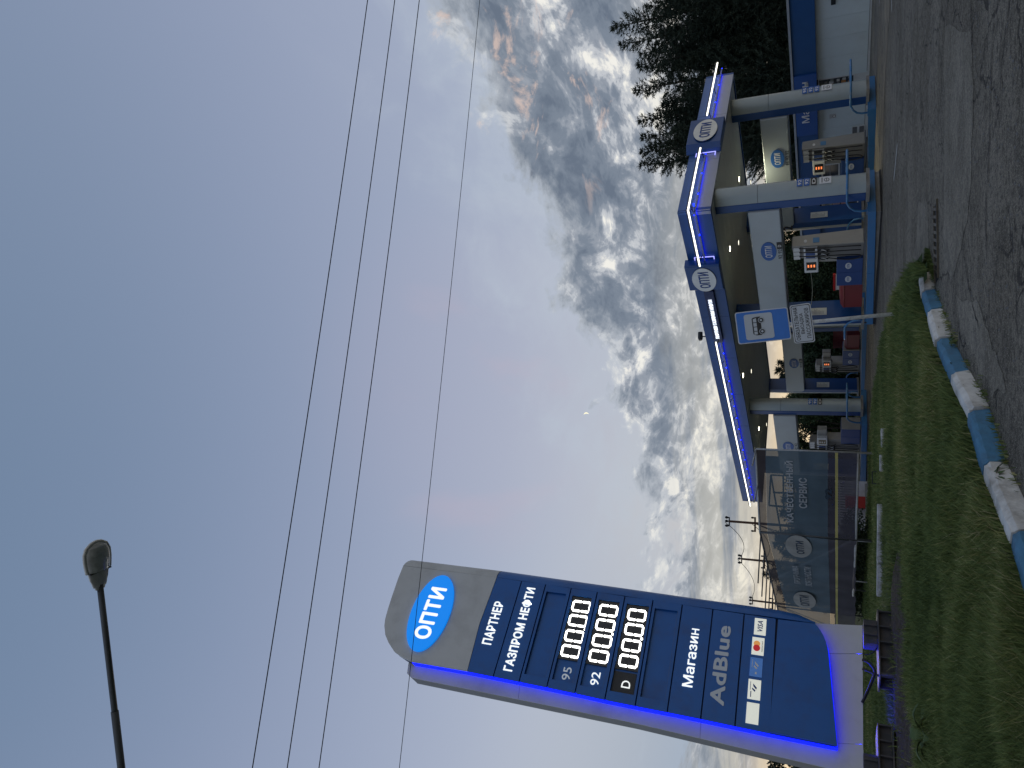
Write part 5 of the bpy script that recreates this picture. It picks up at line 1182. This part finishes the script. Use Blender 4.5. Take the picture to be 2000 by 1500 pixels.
# ================================================================== UTILITY POLES AND LINES
def utility_pole(px, py, Y, k):
    p = atY(px, py, Y); H = p.z+.25; t = thing('utility_pole', ['tallest rusty utility pole, right above the canopy end of the banner', 'middle rusty utility pole above the banner', 'rusty utility pole nearest the price pylon'][k], 'utility pole', (p.x, Y, -.25), 0, 'row of utility poles beyond the banner')
    MB().tube([(0, 0, 0), (0, 0, 3.6)], [.26, .20], 10).part('concrete_stub', mat('pole_concrete', (.13, .13, .125), .9, 0, .2, 3), t)
    MB().tube([(0.1, 0, 2.4), (0.1, 0, H-.3)], [.11, .085], 10).part('shaft', RUST, t)
    MB().box(-.55, .55, -.06, .06, H-2.25, H-2.13).part('crossarm', RUST, t)
    for x in (-.5, 0.1, .5): MB().tube([(x, 0, H-2.12), (x, 0, H-1.98), (x, 0, H-1.90)], [.05, .08, .04], 8).part('insulator', DARKM, t)
    MB().box(-.28, .42, -.05, .05, H-.36, H-.28).part('top_bracket', DARKM, t)
    for x in (-.25, .1, .38): MB().tube([(x, 0, H-.27), (x, 0, H-.10), (x, 0, H)], [.05, .11, .05], 8).part('insulator', DARKM, t)
    MB().tube([(.1, 0, H-2.1), (-2.6, .3, 0)], .03, 5).part('stay', DARKM, t)
    MB().tube([(.1, 0, H-2.1), (-1.9, -.4, 0)], .03, 5).part('stay', DARKM, t)
    return Vector((p.x, Y, H-.25))
PT = [utility_pole(1416, 1020, 56.7, 0), utility_pole(1441, 1093, 64.8, 1), utility_pole(1463, 1174, 73.8, 2)]
WIRE = mat('wire_black', (.012, .013, .015), .6)
def span(a, b_, sag, r, name='overhead_wire', label=None, group=None, n=24):
    a, b_ = Vector(a), Vector(b_); pts = []
    for i in range(n+1):
        t = i/n; p = a.lerp(b_, t); p.z -= sag*4*t*(1-t); pts.append(p)
    o = MB().tube(pts, r, 6).part(name, WIRE, None, smooth=True)
    return tag(o, label, 'wire', group)
for k in range(3):
    pass
for k, dz in enumerate((0, -2.0)):
    for i in range(2): span(PT[i]+Vector((0, 0, dz)), PT[i+1]+Vector((0, 0, dz)), .9, .022, label=('upper' if k == 0 else 'lower') + ' sagging wire between ' + ('the tallest and the middle utility pole' if i == 0 else 'the middle utility pole and the one by the pylon'), group='wires between the far utility poles', n=12)
# four overhead wires
for k, (pr, pl, zr, zl, r_) in enumerate(((718, 493, 9.2, 9.2, .0085), (771, 561, 9.2, 9.2, .0085), (819, 623, 9.2, 9.2, .0085), (937, 780, 9.0, 8.4, .006))):
    A = onz(pr, 0, zr); B = onz(pl, 1500, zl); d = (A-B)
    lab = ['first of three thick overhead wires, highest in the sky', 'middle one of the three thick overhead wires', 'lowest of the three thick overhead wires', 'single thin overhead wire crossing in front of the price pylon'][k]
    a, b_ = B-d*1.0, A+d*1.0
    sag = .42 if k < 3 else .30
    # keep the sagging curve through A and B
    off = sag*4*(1/3)*(2/3); a.z += off; b_.z += off
    span(a, b_, sag, r_, label=lab, n=60, group='overhead wires across the sky')

# ================================================================== STREET LAMP
LA = atY(237, 1500, 5.58); LB = atY(196, 1150, 5.50)
ARM = mat('lamp_arm_grey', (.11, .125, .14), .6, .2, .1, 4)
lamp = thing('street_lamp', 'grey street lamp head on a long dark arm, high on the left of the sky', 'street lamp')
base_x = LA.x - 1.5; dirn = (LB-LA)
A0 = LA - dirn*(1.05/dirn.x)
pts = [Vector((base_x, 5.6, 0)), Vector((base_x, 5.6, 5.0)), Vector((base_x, 5.6, A0.z-1.0)), Vector((base_x+.10, 5.6, A0.z-.45)), Vector((base_x+.3, 5.6, A0.z-.12)), A0]
MB().tube(pts, [.09, .075, .06, .05, .045, .042], 12).part('pole', ARM, lamp, smooth=True)
sl = A0.lerp(LB, .55)
MB().tube([A0, sl], .041, 12).part('arm', ARM, lamp, smooth=True); MB().tube([sl-(LB-A0)*.02, LB+(LB-A0).normalized()*.05], .034, 12).part('arm', ARM, lamp, smooth=True)
MB().tube([A0.lerp(LB, .30)-Vector((.03, 0, 0)), A0.lerp(LB, .30)+Vector((.03, 0, 0))], .052, 12).part('clamp', ARM, lamp)
LC = atY(187, 1058, 5.42); ax = (LC-LB); hl = ax.length
ex = ax.normalized(); ey = Vector((0, 0, 1)).cross(ex).normalized(); ez = ex.cross(ey)
hm = Matrix((ex, ey, ez)).transposed().to_4x4(); hm.translation = LB
def lobj(mb, nm, m, par, smooth=True):
    o = mb.part(nm, m, par, smooth=smooth); o.matrix_world = hm; return o
_pf = [(0, .055, .045), (.06, .075, .06), (.20, .105, .075), (.38, .125, .09), (.40, .135, .095), (.62, .150, .11), (.80, .148, .10), (.92, .115, .075), (.985, .05, .03), (1.0, .012, .01)]
_k = np.array(_pf); _uu = np.unique(np.concatenate([1-(1-np.linspace(0, 1, 26))**1.5, _k[:, 0]]))
prof = [(float(u), float(np.interp(u, _k[:, 0], _k[:, 1])), float(np.interp(u, _k[:, 0], _k[:, 2]))) for u in _uu]
for _ in range(3): prof = [prof[0]] + [(b_[0], (a[1]+2*b_[1]+c[1])/4, (a[2]+2*b_[2]+c[2])/4) for a, b_, c in zip(prof, prof[1:], prof[2:])] + [prof[-1]]
def shell(u0, u1, zf, k0, k1, n=18, flat=False):
    vs = []; pr = [p for p in prof if u0-1e-6 <= p[0] <= u1+1e-6]
    for u, w, h in pr:
        for k in range(n):
            a = k0+(k1-k0)*k/(n-1); vs.append((u*hl, w*math.cos(a), (h*math.sin(a))*zf))
    fs = [(i*n+k, (i+1)*n+k, (i+1)*n+k+1, i*n+k+1) for i in range(len(pr)-1) for k in range(n-1)]
    return MB().add(vs, fs)
LH = mat('lamp_housing', (.78, .80, .80), .5, 0, .05, 8); LHD = mat('lamp_underside', (.62, .64, .66), .5, .0, .1, 8)
lobj(shell(0, 1, 1.0, 0, math.pi), 'housing', LH, lamp)
lobj(shell(0, .38, .32, 0, -math.pi), 'gear_cover', LHD, lamp)
vs = []; n = 18
lens_m = mat('lamp_lens', (.62, .66, .70), .10, 0, .3, 9, spec=.8)
lobj(shell(.40, 1, .62, -.18, -math.pi+.18), 'lens', lens_m, lamp)
lobj(MB().box(.385*hl, .405*hl, -.128, .128, -.045, .0), 'joint', DARKM, lamp, False)
mb = MB(); rim_pts = [(u*hl, w*1.01, 0) for u, w, h in prof if u >= .39] ; rim2 = [(x, -y, z) for x, y, z in rim_pts][::-1]
lobj(MB().tube([Vector(p) for p in rim_pts+rim2], .020, 8), 'rim', LH, lamp)
for c in lamp.children:
    pass

# ================================================================== BUS STOP SIGN
sb = onz(1755, 611.5, .13); SG = Frame((sb.x, sb.y), (sb.x+1, sb.y-.10))
bs = frame_thing(SG, 'bus_stop_sign', 'blue and white bus stop sign with black bus, on a leaning white post', 'bus stop sign')
z8 = lambda x, y: (1420+x/5.882, 560+y/5.882)
pt = SG.at(*z8(1000, 400)); pb = SG.at(1757, 611)
lean = ((pt[0]-pb[0])/(pt[1]-pb[1]))
zt_ = SG.at(1440, 640)[1]
POST = mat('white_post', (.62, .66, .68), .5, 0, .08, 4, dirt=(.25, .2, .16), dscale=7, damt=.8)
MB().tube([(pb[0]-.0*lean, .06, -.05), (pb[0]+lean*(zt_-pb[1]-.1), .06, zt_-.1)], .040, 12).part('post', POST, bs, smooth=True)
def quad_board(fr, corners, y, th, r, nm, m, par):
    """rounded board through four sighted corners lt rt rb lb"""
    P = [Vector(fr.at(*c, y)) for c in corners]; lt, rt, rb, lb = P; out_ = []
    W_ = (rt-lt).length; H_ = (lb-lt).length
    def uv(u, v): return lt*(1-u)*(1-v) + rt*u*(1-v) + rb*u*v + lb*(1-u)*v
    ru, rv = r/W_, r/H_
    for cu, cv, a0 in ((1-ru, rv, -90), (1-ru, 1-rv, 0), (ru, 1-rv, 90), (ru, rv, 180)):
        for k in range(6):
            a = R(a0+90*k/5); out_.append(uv(cu+ru*math.cos(a), cv+rv*math.sin(a)))
    o = MB().prism([tuple(p) for p in out_][::-1], y, y+th).part(nm, m, par); return o, uv
C1 = [z8(132, 665), z8(85, 300), z8(693, 232), z8(742, 600)]
bd, uv = quad_board(SG, C1, -.03, .02, .05, 'sign_board', mat('sign_rim_white', (.60, .64, .68), .4), bs)
def poly_on(uv, pts, y, nm, m, par, th=.004): return MB().prism([tuple(uv(u, v)) for u, v in pts][::-1], y-th, y).part(nm, m, par)
def rrect(u0, u1, v0, v1, ru, rv):
    o = []
    for cu, cv, a0 in ((u1-ru, v0+rv, -90), (u1-ru, v1-rv, 0), (u0+ru, v1-rv, 90), (u0+ru, v0+rv, 180)):
        for k in range(5):
            a = R(a0+90*k/4); o.append((cu+ru*math.cos(a), cv+rv*math.sin(a)))
    return o
poly_on(uv, rrect(.03, .97, .02, .98, .05, .035), -.032, 'blue_field', SIGNBLUE, bd)
poly_on(uv, rrect(.10, .90, .165, .70, .07, .05), -.038, 'white_field', mat('sign_white', (.52, .57, .62), .45), bd)
BB = .044
bus = [(.24, .345), (.26, .318), (.30, .310), (.74, .310), (.775, .325), (.79, .36), (.80, .43), (.80, .475), (.735, .475), (.24, .475), (.225, .46), (.225, .37)]
poly_on(uv, bus, -BB, 'bus_symbol', LETK, bd)
wm = mat('sign_white', (.52, .57, .62), .45)
for u0, u1 in ((.255, .345), (.365, .48), (.50, .615)): poly_on(uv, [(u0, .332), (u1, .332), (u1, .395), (u0, .395)], -BB-.005, 'bus_symbol_window', wm, bd)
poly_on(uv, [(.635, .332), (.735, .332), (.765, .395), (.635, .395)], -BB-.005, 'bus_symbol_window', wm, bd)
Wm = (Vector(SG.at(*C1[1], -.03))-Vector(SG.at(*C1[0], -.03))).length; Hm = (Vector(SG.at(*C1[3], -.03))-Vector(SG.at(*C1[0], -.03))).length
for cu in (.335, .685):
    for r_, y_, m_ in ((.088, -BB-.005, wm), (.070, -BB-.010, LETK), (.036, -BB-.015, wm)):
        poly_on(uv, [(cu+r_*math.cos(a), .485+r_*Wm/Hm*math.sin(a)) for a in [2*math.pi*k/20 for k in range(20)]], y_, 'bus_symbol_wheel', m_, bd)
C2 = [z8(775, 655), z8(715, 218), z8(955, 183), z8(1015, 632)]
bd2, uv2 = quad_board(SG, C2, -.03, .02, .05, 'text_board', mat('sign_rim_white', (.5, .5, .5), .4), bs)
poly_on(uv2, rrect(.025, .975, .045, .955, .05, .09), -.032, 'black_border', LETK, bd2)
poly_on(uv2, rrect(.04, .96, .075, .925, .05, .09), -.038, 'white_field', wm, bd2)
def text_uv(s, uvf, u0, u1, v0, v1, y, m, par, bold=.012):
    me0, co = text_mesh(s, bold, 1.0); mn, mx = co.min(0), co.max(0); q_ = co.copy()
    for i in range(len(co)):
        u = u0+(u1-u0)*(co[i, 0]-mn[0])/(mx[0]-mn[0]); v = v1+(v0-v1)*(co[i, 1]-mn[1])/(mx[1]-mn[1]); p = uvf(u, v)
        q_[i, 0] = p[0]; q_[i, 2] = p[1]; q_[i, 1] = y - (co[i, 2]+1)/2*.003
    me = me0.copy(); me.vertices.foreach_set('co', q_.ravel()); me.update(); me.materials.clear(); me.materials.append(m)
    o = bpy.data.objects.new('lettering', me); COL.objects.link(o); o.parent = par
text_uv('ОБЯЗАТЕЛЬНАЯ', uv2, .075, .925, .14, .34, -.0424, LETK, bd2)
text_uv('ВЫСАДКА', uv2, .235, .765, .40, .60, -.0424, LETK, bd2)
text_uv('ПАССАЖИРОВ', uv2, .115, .885, .66, .86, -.0424, LETK, bd2)
for v in (.2, .8): poly_on(uv, [(.46, v), (.56, v), (.56, v+.03), (.46, v+.03)], -.005, 'clamp', DARKM, bs, .02) if False else None

# ================================================================== MOON
mp = ray(1145, 810).normalized()*900 + EYE; tm = mp - EYE
mv = []; nseg = 16; mb = MB(); r_ = 3.1
uX = (-up).copy(); uY = right.copy()          # picture right, picture up
uX = (tm.normalized().cross(Vector((0, 0, 1)))).normalized(); uZ = uX.cross(tm.normalized()).normalized()
def mo(a, k): return mp + (uX*math.cos(a)*k[0] + uZ*math.sin(a)*k[1])
ax0 = R(-5)
out_, inn = [], []
for i in range(nseg+1):
    a = -math.pi/2 + math.pi*i/nseg
    out_.append((r_*math.cos(a), r_*math.sin(a))); inn.append((r_*.42*math.cos(a), r_*math.sin(a)))
rotm = R(8)
def mvp(x, y, d): X_ = x*math.cos(rotm)-y*math.sin(rotm); Y_ = x*math.sin(rotm)+y*math.cos(rotm); return mp + uX*X_ + uZ*Y_ + tm.normalized()*d
vs = [mvp(x, y, -.6) for x, y in out_] + [mvp(x, y, -.2) for x, y in inn]
n1 = nseg+1; o = MB().add(vs, [(i, i+1, n1+i+1, n1+i) for i in range(nseg)]).part('crescent_moon', E_MOON, None)
tag(o, 'thin pale yellow crescent moon in the clear sky above the clouds', 'moon')

# ================================================================== FOLIAGE
def leafmat(name, c0, c1, c2):
    m, n, b = shader_base(name); l = n.links; at = N(n, 'ShaderNodeAttribute', attribute_name='tint'); r = N(n, 'ShaderNodeValToRGB'); l.new(at.outputs['Fac'], r.inputs[0])
    e = r.color_ramp; e.elements[0].color = (*c0, 1); e.elements[1].color = (*c2, 1); e.elements.new(.5).color = (*c1, 1)
    l.new(r.outputs[0], b.inputs['Base Color']); b.inputs['Roughness'].default_value = .7; b.inputs['Specular IOR Level'].default_value = .15; return m
NEEDLE = leafmat('conifer_needles', (.022, .034, .026), (.042, .058, .042), (.065, .085, .058))
LEAF = leafmat('shrub_leaves', (.028, .046, .026), (.050, .076, .036), (.080, .108, .046))
BARK = mat('bark', (.05, .04, .03), .9, 0, .3, 8)
def sprigs(P, D, ln, wd, n_tint=0.0):
    """thin triangles from P along D"""
    n = len(P); rnd = rng.normal(0, 1, (n, 3)); side = np.cross(D, rnd); side /= np.linalg.norm(side, axis=1)[:, None]+1e-9
    T = np.empty((n, 3, 3)); T[:, 0] = P - side*wd[:, None]; T[:, 1] = P + side*wd[:, None]; T[:, 2] = P + D*ln[:, None]
    return T
def conifer(x, y, H, Rm, label, seed, group, zbase=-.2, dens=1.0):
    g = np.random.default_rng(seed); t = thing('conifer_tree', label, 'tree', (x, y, zbase), 0, group)
    MB().tube([(0, 0, 0), (.05, 0, H*.5), (0, 0, H*.97)], [.22, .13, .02], 7).part('trunk', BARK, t)
    Ps, Ds, Ls, Ws = [], [], [], []
    # a few upright leaders round the main one, each clothed with short tilted side twigs
    leaders = [(0, 0, H)] + [(g.uniform(.25, .75)*Rm*math.cos(a), g.uniform(.25, .75)*Rm*math.sin(a), H*g.uniform(.72, .93)) for a in g.uniform(0, 6.28, 5)]
    for lx, ly, lh in leaders:
        nb = int(46*dens*lh/H*(1.0 if (lx, ly) == (0, 0) else .8))
        for zf in np.linspace(.10, 1, nb)**.9:
            z = lh*zf; rad = (Rm*(1.0 if lx == 0 else .55))*(1-zf)**.72*g.uniform(.75, 1.2)+.16
            for a in g.uniform(0, 6.28, 7):
                m_ = max(4, int(rad/.10)); tt = np.linspace(.10, 1, m_); tilt = g.uniform(.05, .75)
                bx = lx*min(1, zf*1.15) + np.cos(a)*rad*tt; by = ly*min(1, zf*1.15) + np.sin(a)*rad*tt; bz = z + tilt*rad*tt**1.6 - .05
                P = np.stack([bx, by, bz], 1); base = np.array([np.cos(a), np.sin(a), tilt*1.3])
                for r_ in range(3):
                    D = base*.7 + g.normal(0, .55, (m_, 3)); D /= np.linalg.norm(D, axis=1)[:, None]
                    Ps.append(P+g.normal(0, .03, P.shape)); Ds.append(D); Ls.append(g.uniform(.13, .34, m_)); Ws.append(g.uniform(.018, .045, m_))
                Ps.append(P[-1:]); Ds.append((base/np.linalg.norm(base))[None]); Ls.append(np.array([g.uniform(.2, .42)])); Ws.append(np.array([.02]))
        Ps.append(np.array([[lx, ly, lh-.5]])); Ds.append(np.array([[0, 0, 1.]])); Ls.append(np.array([.9])); Ws.append(np.array([.035]))
    P = np.concatenate(Ps); D = np.concatenate(Ds); T = sprigs(P, D, np.concatenate(Ls), np.concatenate(Ws))
    tint = np.repeat(np.clip(.4+.35*np.sin(P[:, 2]*2.2+P[:, 0]*2)*.5+g.normal(0, .22, len(P)), 0, 1), 3)
    o = np_mesh('crown', T.reshape(-1, 3), np.arange(len(T)*3), 3, NEEDLE, tint); o.parent = t; return len(T)
def shrub(x, y, H, Rx, label, seed, group, name='shrub', cat='shrub', zbase=-.2, n=5200, leaf=.13, m=None, z0=.0):
    g = np.random.default_rng(seed); t = thing(name, label, cat, (x, y, zbase), 0, group)
    for k in range(3): MB().tube([(0, 0, 0), (g.uniform(-.3, .3)*Rx, g.uniform(-.3, .3)*Rx, H*.45), (g.uniform(-.6, .6)*Rx, g.uniform(-.5, .5)*Rx, H*.85)], [.07, .045, .015], 5).part('stem', BARK, t)
    K = 22; cz = g.uniform(.12, .86, K)*H; rr = Rx*np.sqrt(np.clip(1-((cz/H-.42)/.62)**2, .05, 1)); ca = g.uniform(0, 6.28, K); cr_ = g.uniform(.2, 1, K)**.5*rr*.8
    C = np.stack([np.cos(ca)*cr_, np.sin(ca)*cr_, cz], 1); cs_ = g.uniform(.22, .42, K)*Rx
    w = g.integers(0, K, n); d = g.normal(0, 1, (n, 3)); d /= np.linalg.norm(d, axis=1)[:, None]
    P = C[w] + d*(g.uniform(.3, 1.05, n)**.6*cs_[w])[:, None]*np.array([1, 1, .9]); P[:, 2] = np.maximum(P[:, 2], z0)
    D = g.normal(0, 1, (n, 3)); D[:, 2] += .2; D /= np.linalg.norm(D, axis=1)[:, None]; S_ = np.cross(D, g.normal(0, 1, (n, 3))); S_ /= np.linalg.norm(S_, axis=1)[:, None]
    s = g.uniform(.6, 1.3, n)*leaf
    Q = np.stack([P, P+D*s[:, None]*.5+S_*s[:, None]*.32, P+D*s[:, None], P+D*s[:, None]*.5-S_*s[:, None]*.32], 1)
    tint = np.repeat(np.clip(g.normal(.42, .2, n) + .25*g.uniform(-1, 1, K)[w], 0, 1), 4)
    o = np_mesh('crown', Q.reshape(-1, 3), np.arange(n*4), 4, m or LEAF, tint); o.parent = t
# conifers behind the shop (tops sighted in the photograph)
nt_ = 0
spec = [(1206, -60, 50), (1197, 54, 49), (1212, 88, 52), (1246, 127, 50), (1240, 176, 49), (1249, 236, 51), (1254, 268, 54), (1252, 298, 50), (1251, 324, 52)]
names = ['conifer cut by the right edge, behind the shop roof', 'tallest conifer behind the shop roof', 'conifer just left of the tallest one behind the shop', 'conifer right of the tip of the white canopy light', 'conifer rising above the right logo block',
         'conifer above the middle of the right canopy wing', 'slim rear conifer among the last three above the canopy corner', 'second conifer from the leftmost, above the canopy corner', 'leftmost conifer of the row above the canopy corner']
for k, (px, py, Y) in enumerate(spec):
    p = atY(px, py, Y); nt_ += conifer(p.x, Y, p.z+.2, 2.9 if k not in (6,) else 2.0, names[k], 20+k, 'row of dark conifers behind the shop')
# second rank closes the gaps lower down
for k, (px, py, Y) in enumerate([(1262, 15, 55), (1275, 107, 56), (1295, 205, 56), (1318, 283, 57)]):
    p = atY(px, py, Y); nt_ += conifer(p.x, Y, p.z+.2, 3.4, ['rear conifer at the right edge, low between the front ones', 'rear conifer behind the right end of the canopy', 'rear conifer behind the right logo block', 'rear conifer behind the canopy corner'][k], 50+k, 'rear rank of conifers', dens=1.15)
print('needle tris', nt_)
# tall hedge of shrubs behind the pumps
sh = [(1485, 395, 52, 2.6), (1490, 440, 50, 2.6), (1496, 480, 51, 2.6), (1495, 520, 53, 2.7), (1502, 560, 51, 2.6), (1505, 600, 52, 2.6), (1548, 640, 54, 2.5), (1560, 690, 55, 2.5), (1562, 735, 56, 2.5), (1535, 780, 55, 2.6), (1530, 830, 54, 2.7), (1536, 880, 56, 2.7), (1545, 925, 55, 2.5)]
for k, (px, py, Y, rx_) in enumerate(sh):
    p = atY(px, py, Y); where = ['behind the near plated column', 'behind the left end of the shop', 'behind the near fuel pump', 'behind the screen of the near pump', 'behind the red topped notice board', 'behind the bus stop sign', 'under the far price beam, right end', 'behind the distant lit fuel pump', 'beside the far blue column', 'behind the striped plated column', 'under the leftmost price beam', 'behind the pump with the unlit screen', 'behind the right post of the banner'][k]
    shrub(p.x, Y, max(2.2, p.z+.3), rx_, 'dark leafy shrub ' + where, 80+k, 'hedge of shrubs behind the pumps', n=15000, leaf=.17)
for k, (px, py, Y) in enumerate([(1555, 945, 58), (1530, 975, 60), (1525, 1003, 62), (1548, 1020, 60), (1516, 1046, 64), (1512, 1062, 66), (1560, 1085, 62), (1492, 1120, 70), (1520, 1150, 70)]):
    p = atY(px, py, Y); conifer(p.x, Y, p.z+.2, 1.8, 'small fir seen through the mesh banner, number %s from the right' % ['one', 'two', 'three', 'four', 'five', 'six', 'seven', 'eight', 'nine'][k], 120+k, 'small firs behind the mesh banner', dens=.7)
for k, (px, py, Y) in enumerate([(1522, 708, 60), (1517, 724, 60), (1526, 737, 62), (1528, 785, 60), (1535, 793, 62)]):
    p = atY(px, py, Y); conifer(p.x, Y, p.z+.2, 1.2, ['thin fir tip showing over the far price beam', 'pointed fir over the left part of the far price beam', 'fir tip beside the far blue column', 'fir showing between the far column and the plated column', 'lower fir between the two columns'][k], 150+k, 'firs showing under the canopy', dens=.6)
for k, (px, py, Y, rx_) in enumerate([(1510, 1478, 42, 2.0), (1486, 1530, 43, 2.2), (1500, 1600, 44, 2.4)]):
    p = atY(px, py, Y); shrub(p.x, Y, p.z+.2, rx_, ['dark tree peeping out at the left behind the price pylon', 'dark tree at the left edge beyond the pylon', 'dark tree outside the left edge'][k], 170+k, 'trees left of the pylon', 'leafy_tree', 'tree', n=7000, leaf=.2, m=NEEDLE)
# low dark hedge under the second banner panel
hx, hy = [], []
for k in range(6):
    c = BP2.w(L2*(.05+.13*k), 1.6+.2*(k % 2), 0); shrub(c.x, c.y, .95, 1.1, 'low dark hedge bush under the banner, %s from the pylon' % ['first', 'second', 'third', 'fourth', 'fifth', 'sixth'][k], 190+k, 'hedge bushes under the banner', n=1800, leaf=.12, zbase=0.0)

# ---- low whitewashed kerb half sunk in the grass
def low_kerb(pts, label, h=.205):
    P = [onz(a, b_, .06) for a, b_ in pts]; t = thing('whitewashed_kerb', label, 'kerb', (0, 0, 0))
    for i in range(len(P)-1):
        d = (P[i+1]-P[i]); n_ = max(1, int(d.length/1.0)); nn = Vector((-d.y, d.x, 0)).normalized()*.09
        for k in range(n_):
            a = P[i]+d*(k/n_)+d.normalized()*.015; b_ = P[i]+d*((k+1)/n_)-d.normalized()*.015; hz = h+random.uniform(-.02, .03)
            zb_ = -.1
            vs = [(*(p+s*nn)[:2], z) for z in (zb_, hz+.05) for p, s in ((a, -1), (b_, -1), (b_, 1), (a, 1))]
            MB().add(vs, [(0, 3, 2, 1), (4, 5, 6, 7), (0, 1, 5, 4), (1, 2, 6, 5), (2, 3, 7, 6), (3, 0, 4, 7)]).part('kerb_block', WASH, t, bevel=.012)
low_kerb([(1729, 1165), (1730, 1100), (1731, 1040), (1731, 985)], 'long whitewashed kerb in the grass beside the price pylon')
low_kerb([(1733, 922), (1733, 888)], 'short whitewashed kerb piece beside the banner post')
low_kerb([(1736, 873), (1735, 838)], 'short whitewashed kerb piece furthest right in the grass')
fb = onz(1721, 945, .1); fa = onz(1721, 922, .1)
o = MB().tube([(fb.x, fb.y, 0), (fb.x, fb.y, .33), (fa.x, fa.y, .33), (fa.x, fa.y, 0)], .018, 6).part('low_frame', DARKM, None)
tag(o, 'small dark metal frame standing in the grass by the whitewashed kerb', 'frame')

# ---- burdock with large leaves by the pylon, broad weeds at the kerb
BUR = leafmat('burdock_leaf', (.05, .085, .035), (.08, .12, .05), (.12, .16, .07))
def big_leaf(base, tip, wid, droop, parent, m, curl=.2):
    base, tip = Vector(base), Vector(tip); d = tip-base; side = d.cross(Vector((0, 0, 1))).normalized(); vs = []; n = 9
    for i in range(n+1):
        t = i/n; c = base+d*t; c.z += droop*math.sin(math.pi*t)*1.0 - droop*.9*t*t
        w = wid*math.sin(math.pi*min(1, t*.93+.05))**.7*(1+.10*math.sin(t*22))
        for s in (-1, -.5, 0, .5, 1): vs.append(tuple(c + side*w*s + Vector((0, 0, curl*w*(abs(s)) + random.uniform(-.006, .006)))))
    o = MB().add(vs, [(i*5+k, (i+1)*5+k, (i+1)*5+k+1, i*5+k+1) for i in range(n) for k in range(4)]).part('leaf', m, parent, smooth=True)
    a = o.data.attributes.new('tint', 'FLOAT', 'POINT'); a.data.foreach_set('value', [random.uniform(.2, .8) for _ in vs]); return o
def plant(c, leaves, label, name, m, group=None):
    t = thing(name, label, 'plant', c, 0, group)
    for b_, tp, w, dr in leaves: big_leaf(b_, tp, w, dr, t, m)
bc = onz(1822, 1440, .2)
plant(bc, [((0, 0, .05), (.38, .08, .22), .08, .08), ((0, 0, .05), (-.25, -.20, .20), .075, .07), ((0, 0, .04), (.1, -.30, .12), .07, .05), ((0, 0, .05), (-.08, .22, .28), .07, .07), ((0, 0, .03), (.5, -.15, .08), .07, .1), ((0, 0, .03), (-.38, .05, .07), .07, .09)],
      'broad leaved burdock in the grass in front of the pylon footings', 'burdock_plant', BUR)
for (px, py, s, nm) in ((1975, 940, .13, 'broad leaved weed growing against the large white kerb stone'), (1886, 745, .09, 'small leafy weed at the joint of the second nearest blue stone'), (1868, 668, .07, 'leafy weed at the foot of the middle white stone'), (1995, 1030, .12, 'weed tuft at the nearest white kerb stone')):
    c = onz(px, py, .0); lv_ = []
    for k in range(9):
        a = random.uniform(0, 6.28); lv_.append(((0, 0, .0), (s*math.cos(a)*random.uniform(.7, 1.4), s*math.sin(a)*random.uniform(.7, 1.4), s*random.uniform(.3, 1.3)), s*.22, s*.4))
    plant(c, lv_, nm, 'kerb_weed', BUR, 'weeds at the kerb joints')
# fallen bits: small light pebbles on the worn road
pv, pf = [], []
mb = MB()
for k in range(420):
    px = random.uniform(1780, 2000); py = random.uniform(0, 760); p = onz(px, py, 0)
    if px > 1800 and inside(np.array([p.x]), np.array([p.y]), GP)[0]: continue
    r_ = random.uniform(.006, .018); a = random.uniform(0, 3)
    mb.add([(p.x+r_*math.cos(a+q_*1.57), p.y+r_*math.sin(a+q_*1.57), .003) for q_ in range(4)] + [(p.x, p.y, r_*.9)], [(0, 1, 4), (1, 2, 4), (2, 3, 4), (3, 0, 4)])
tag(mb.part('gravel', mat('gravel_grey', (.16, .16, .155), .9), None), 'loose grit scattered over the worn asphalt', kind='stuff')
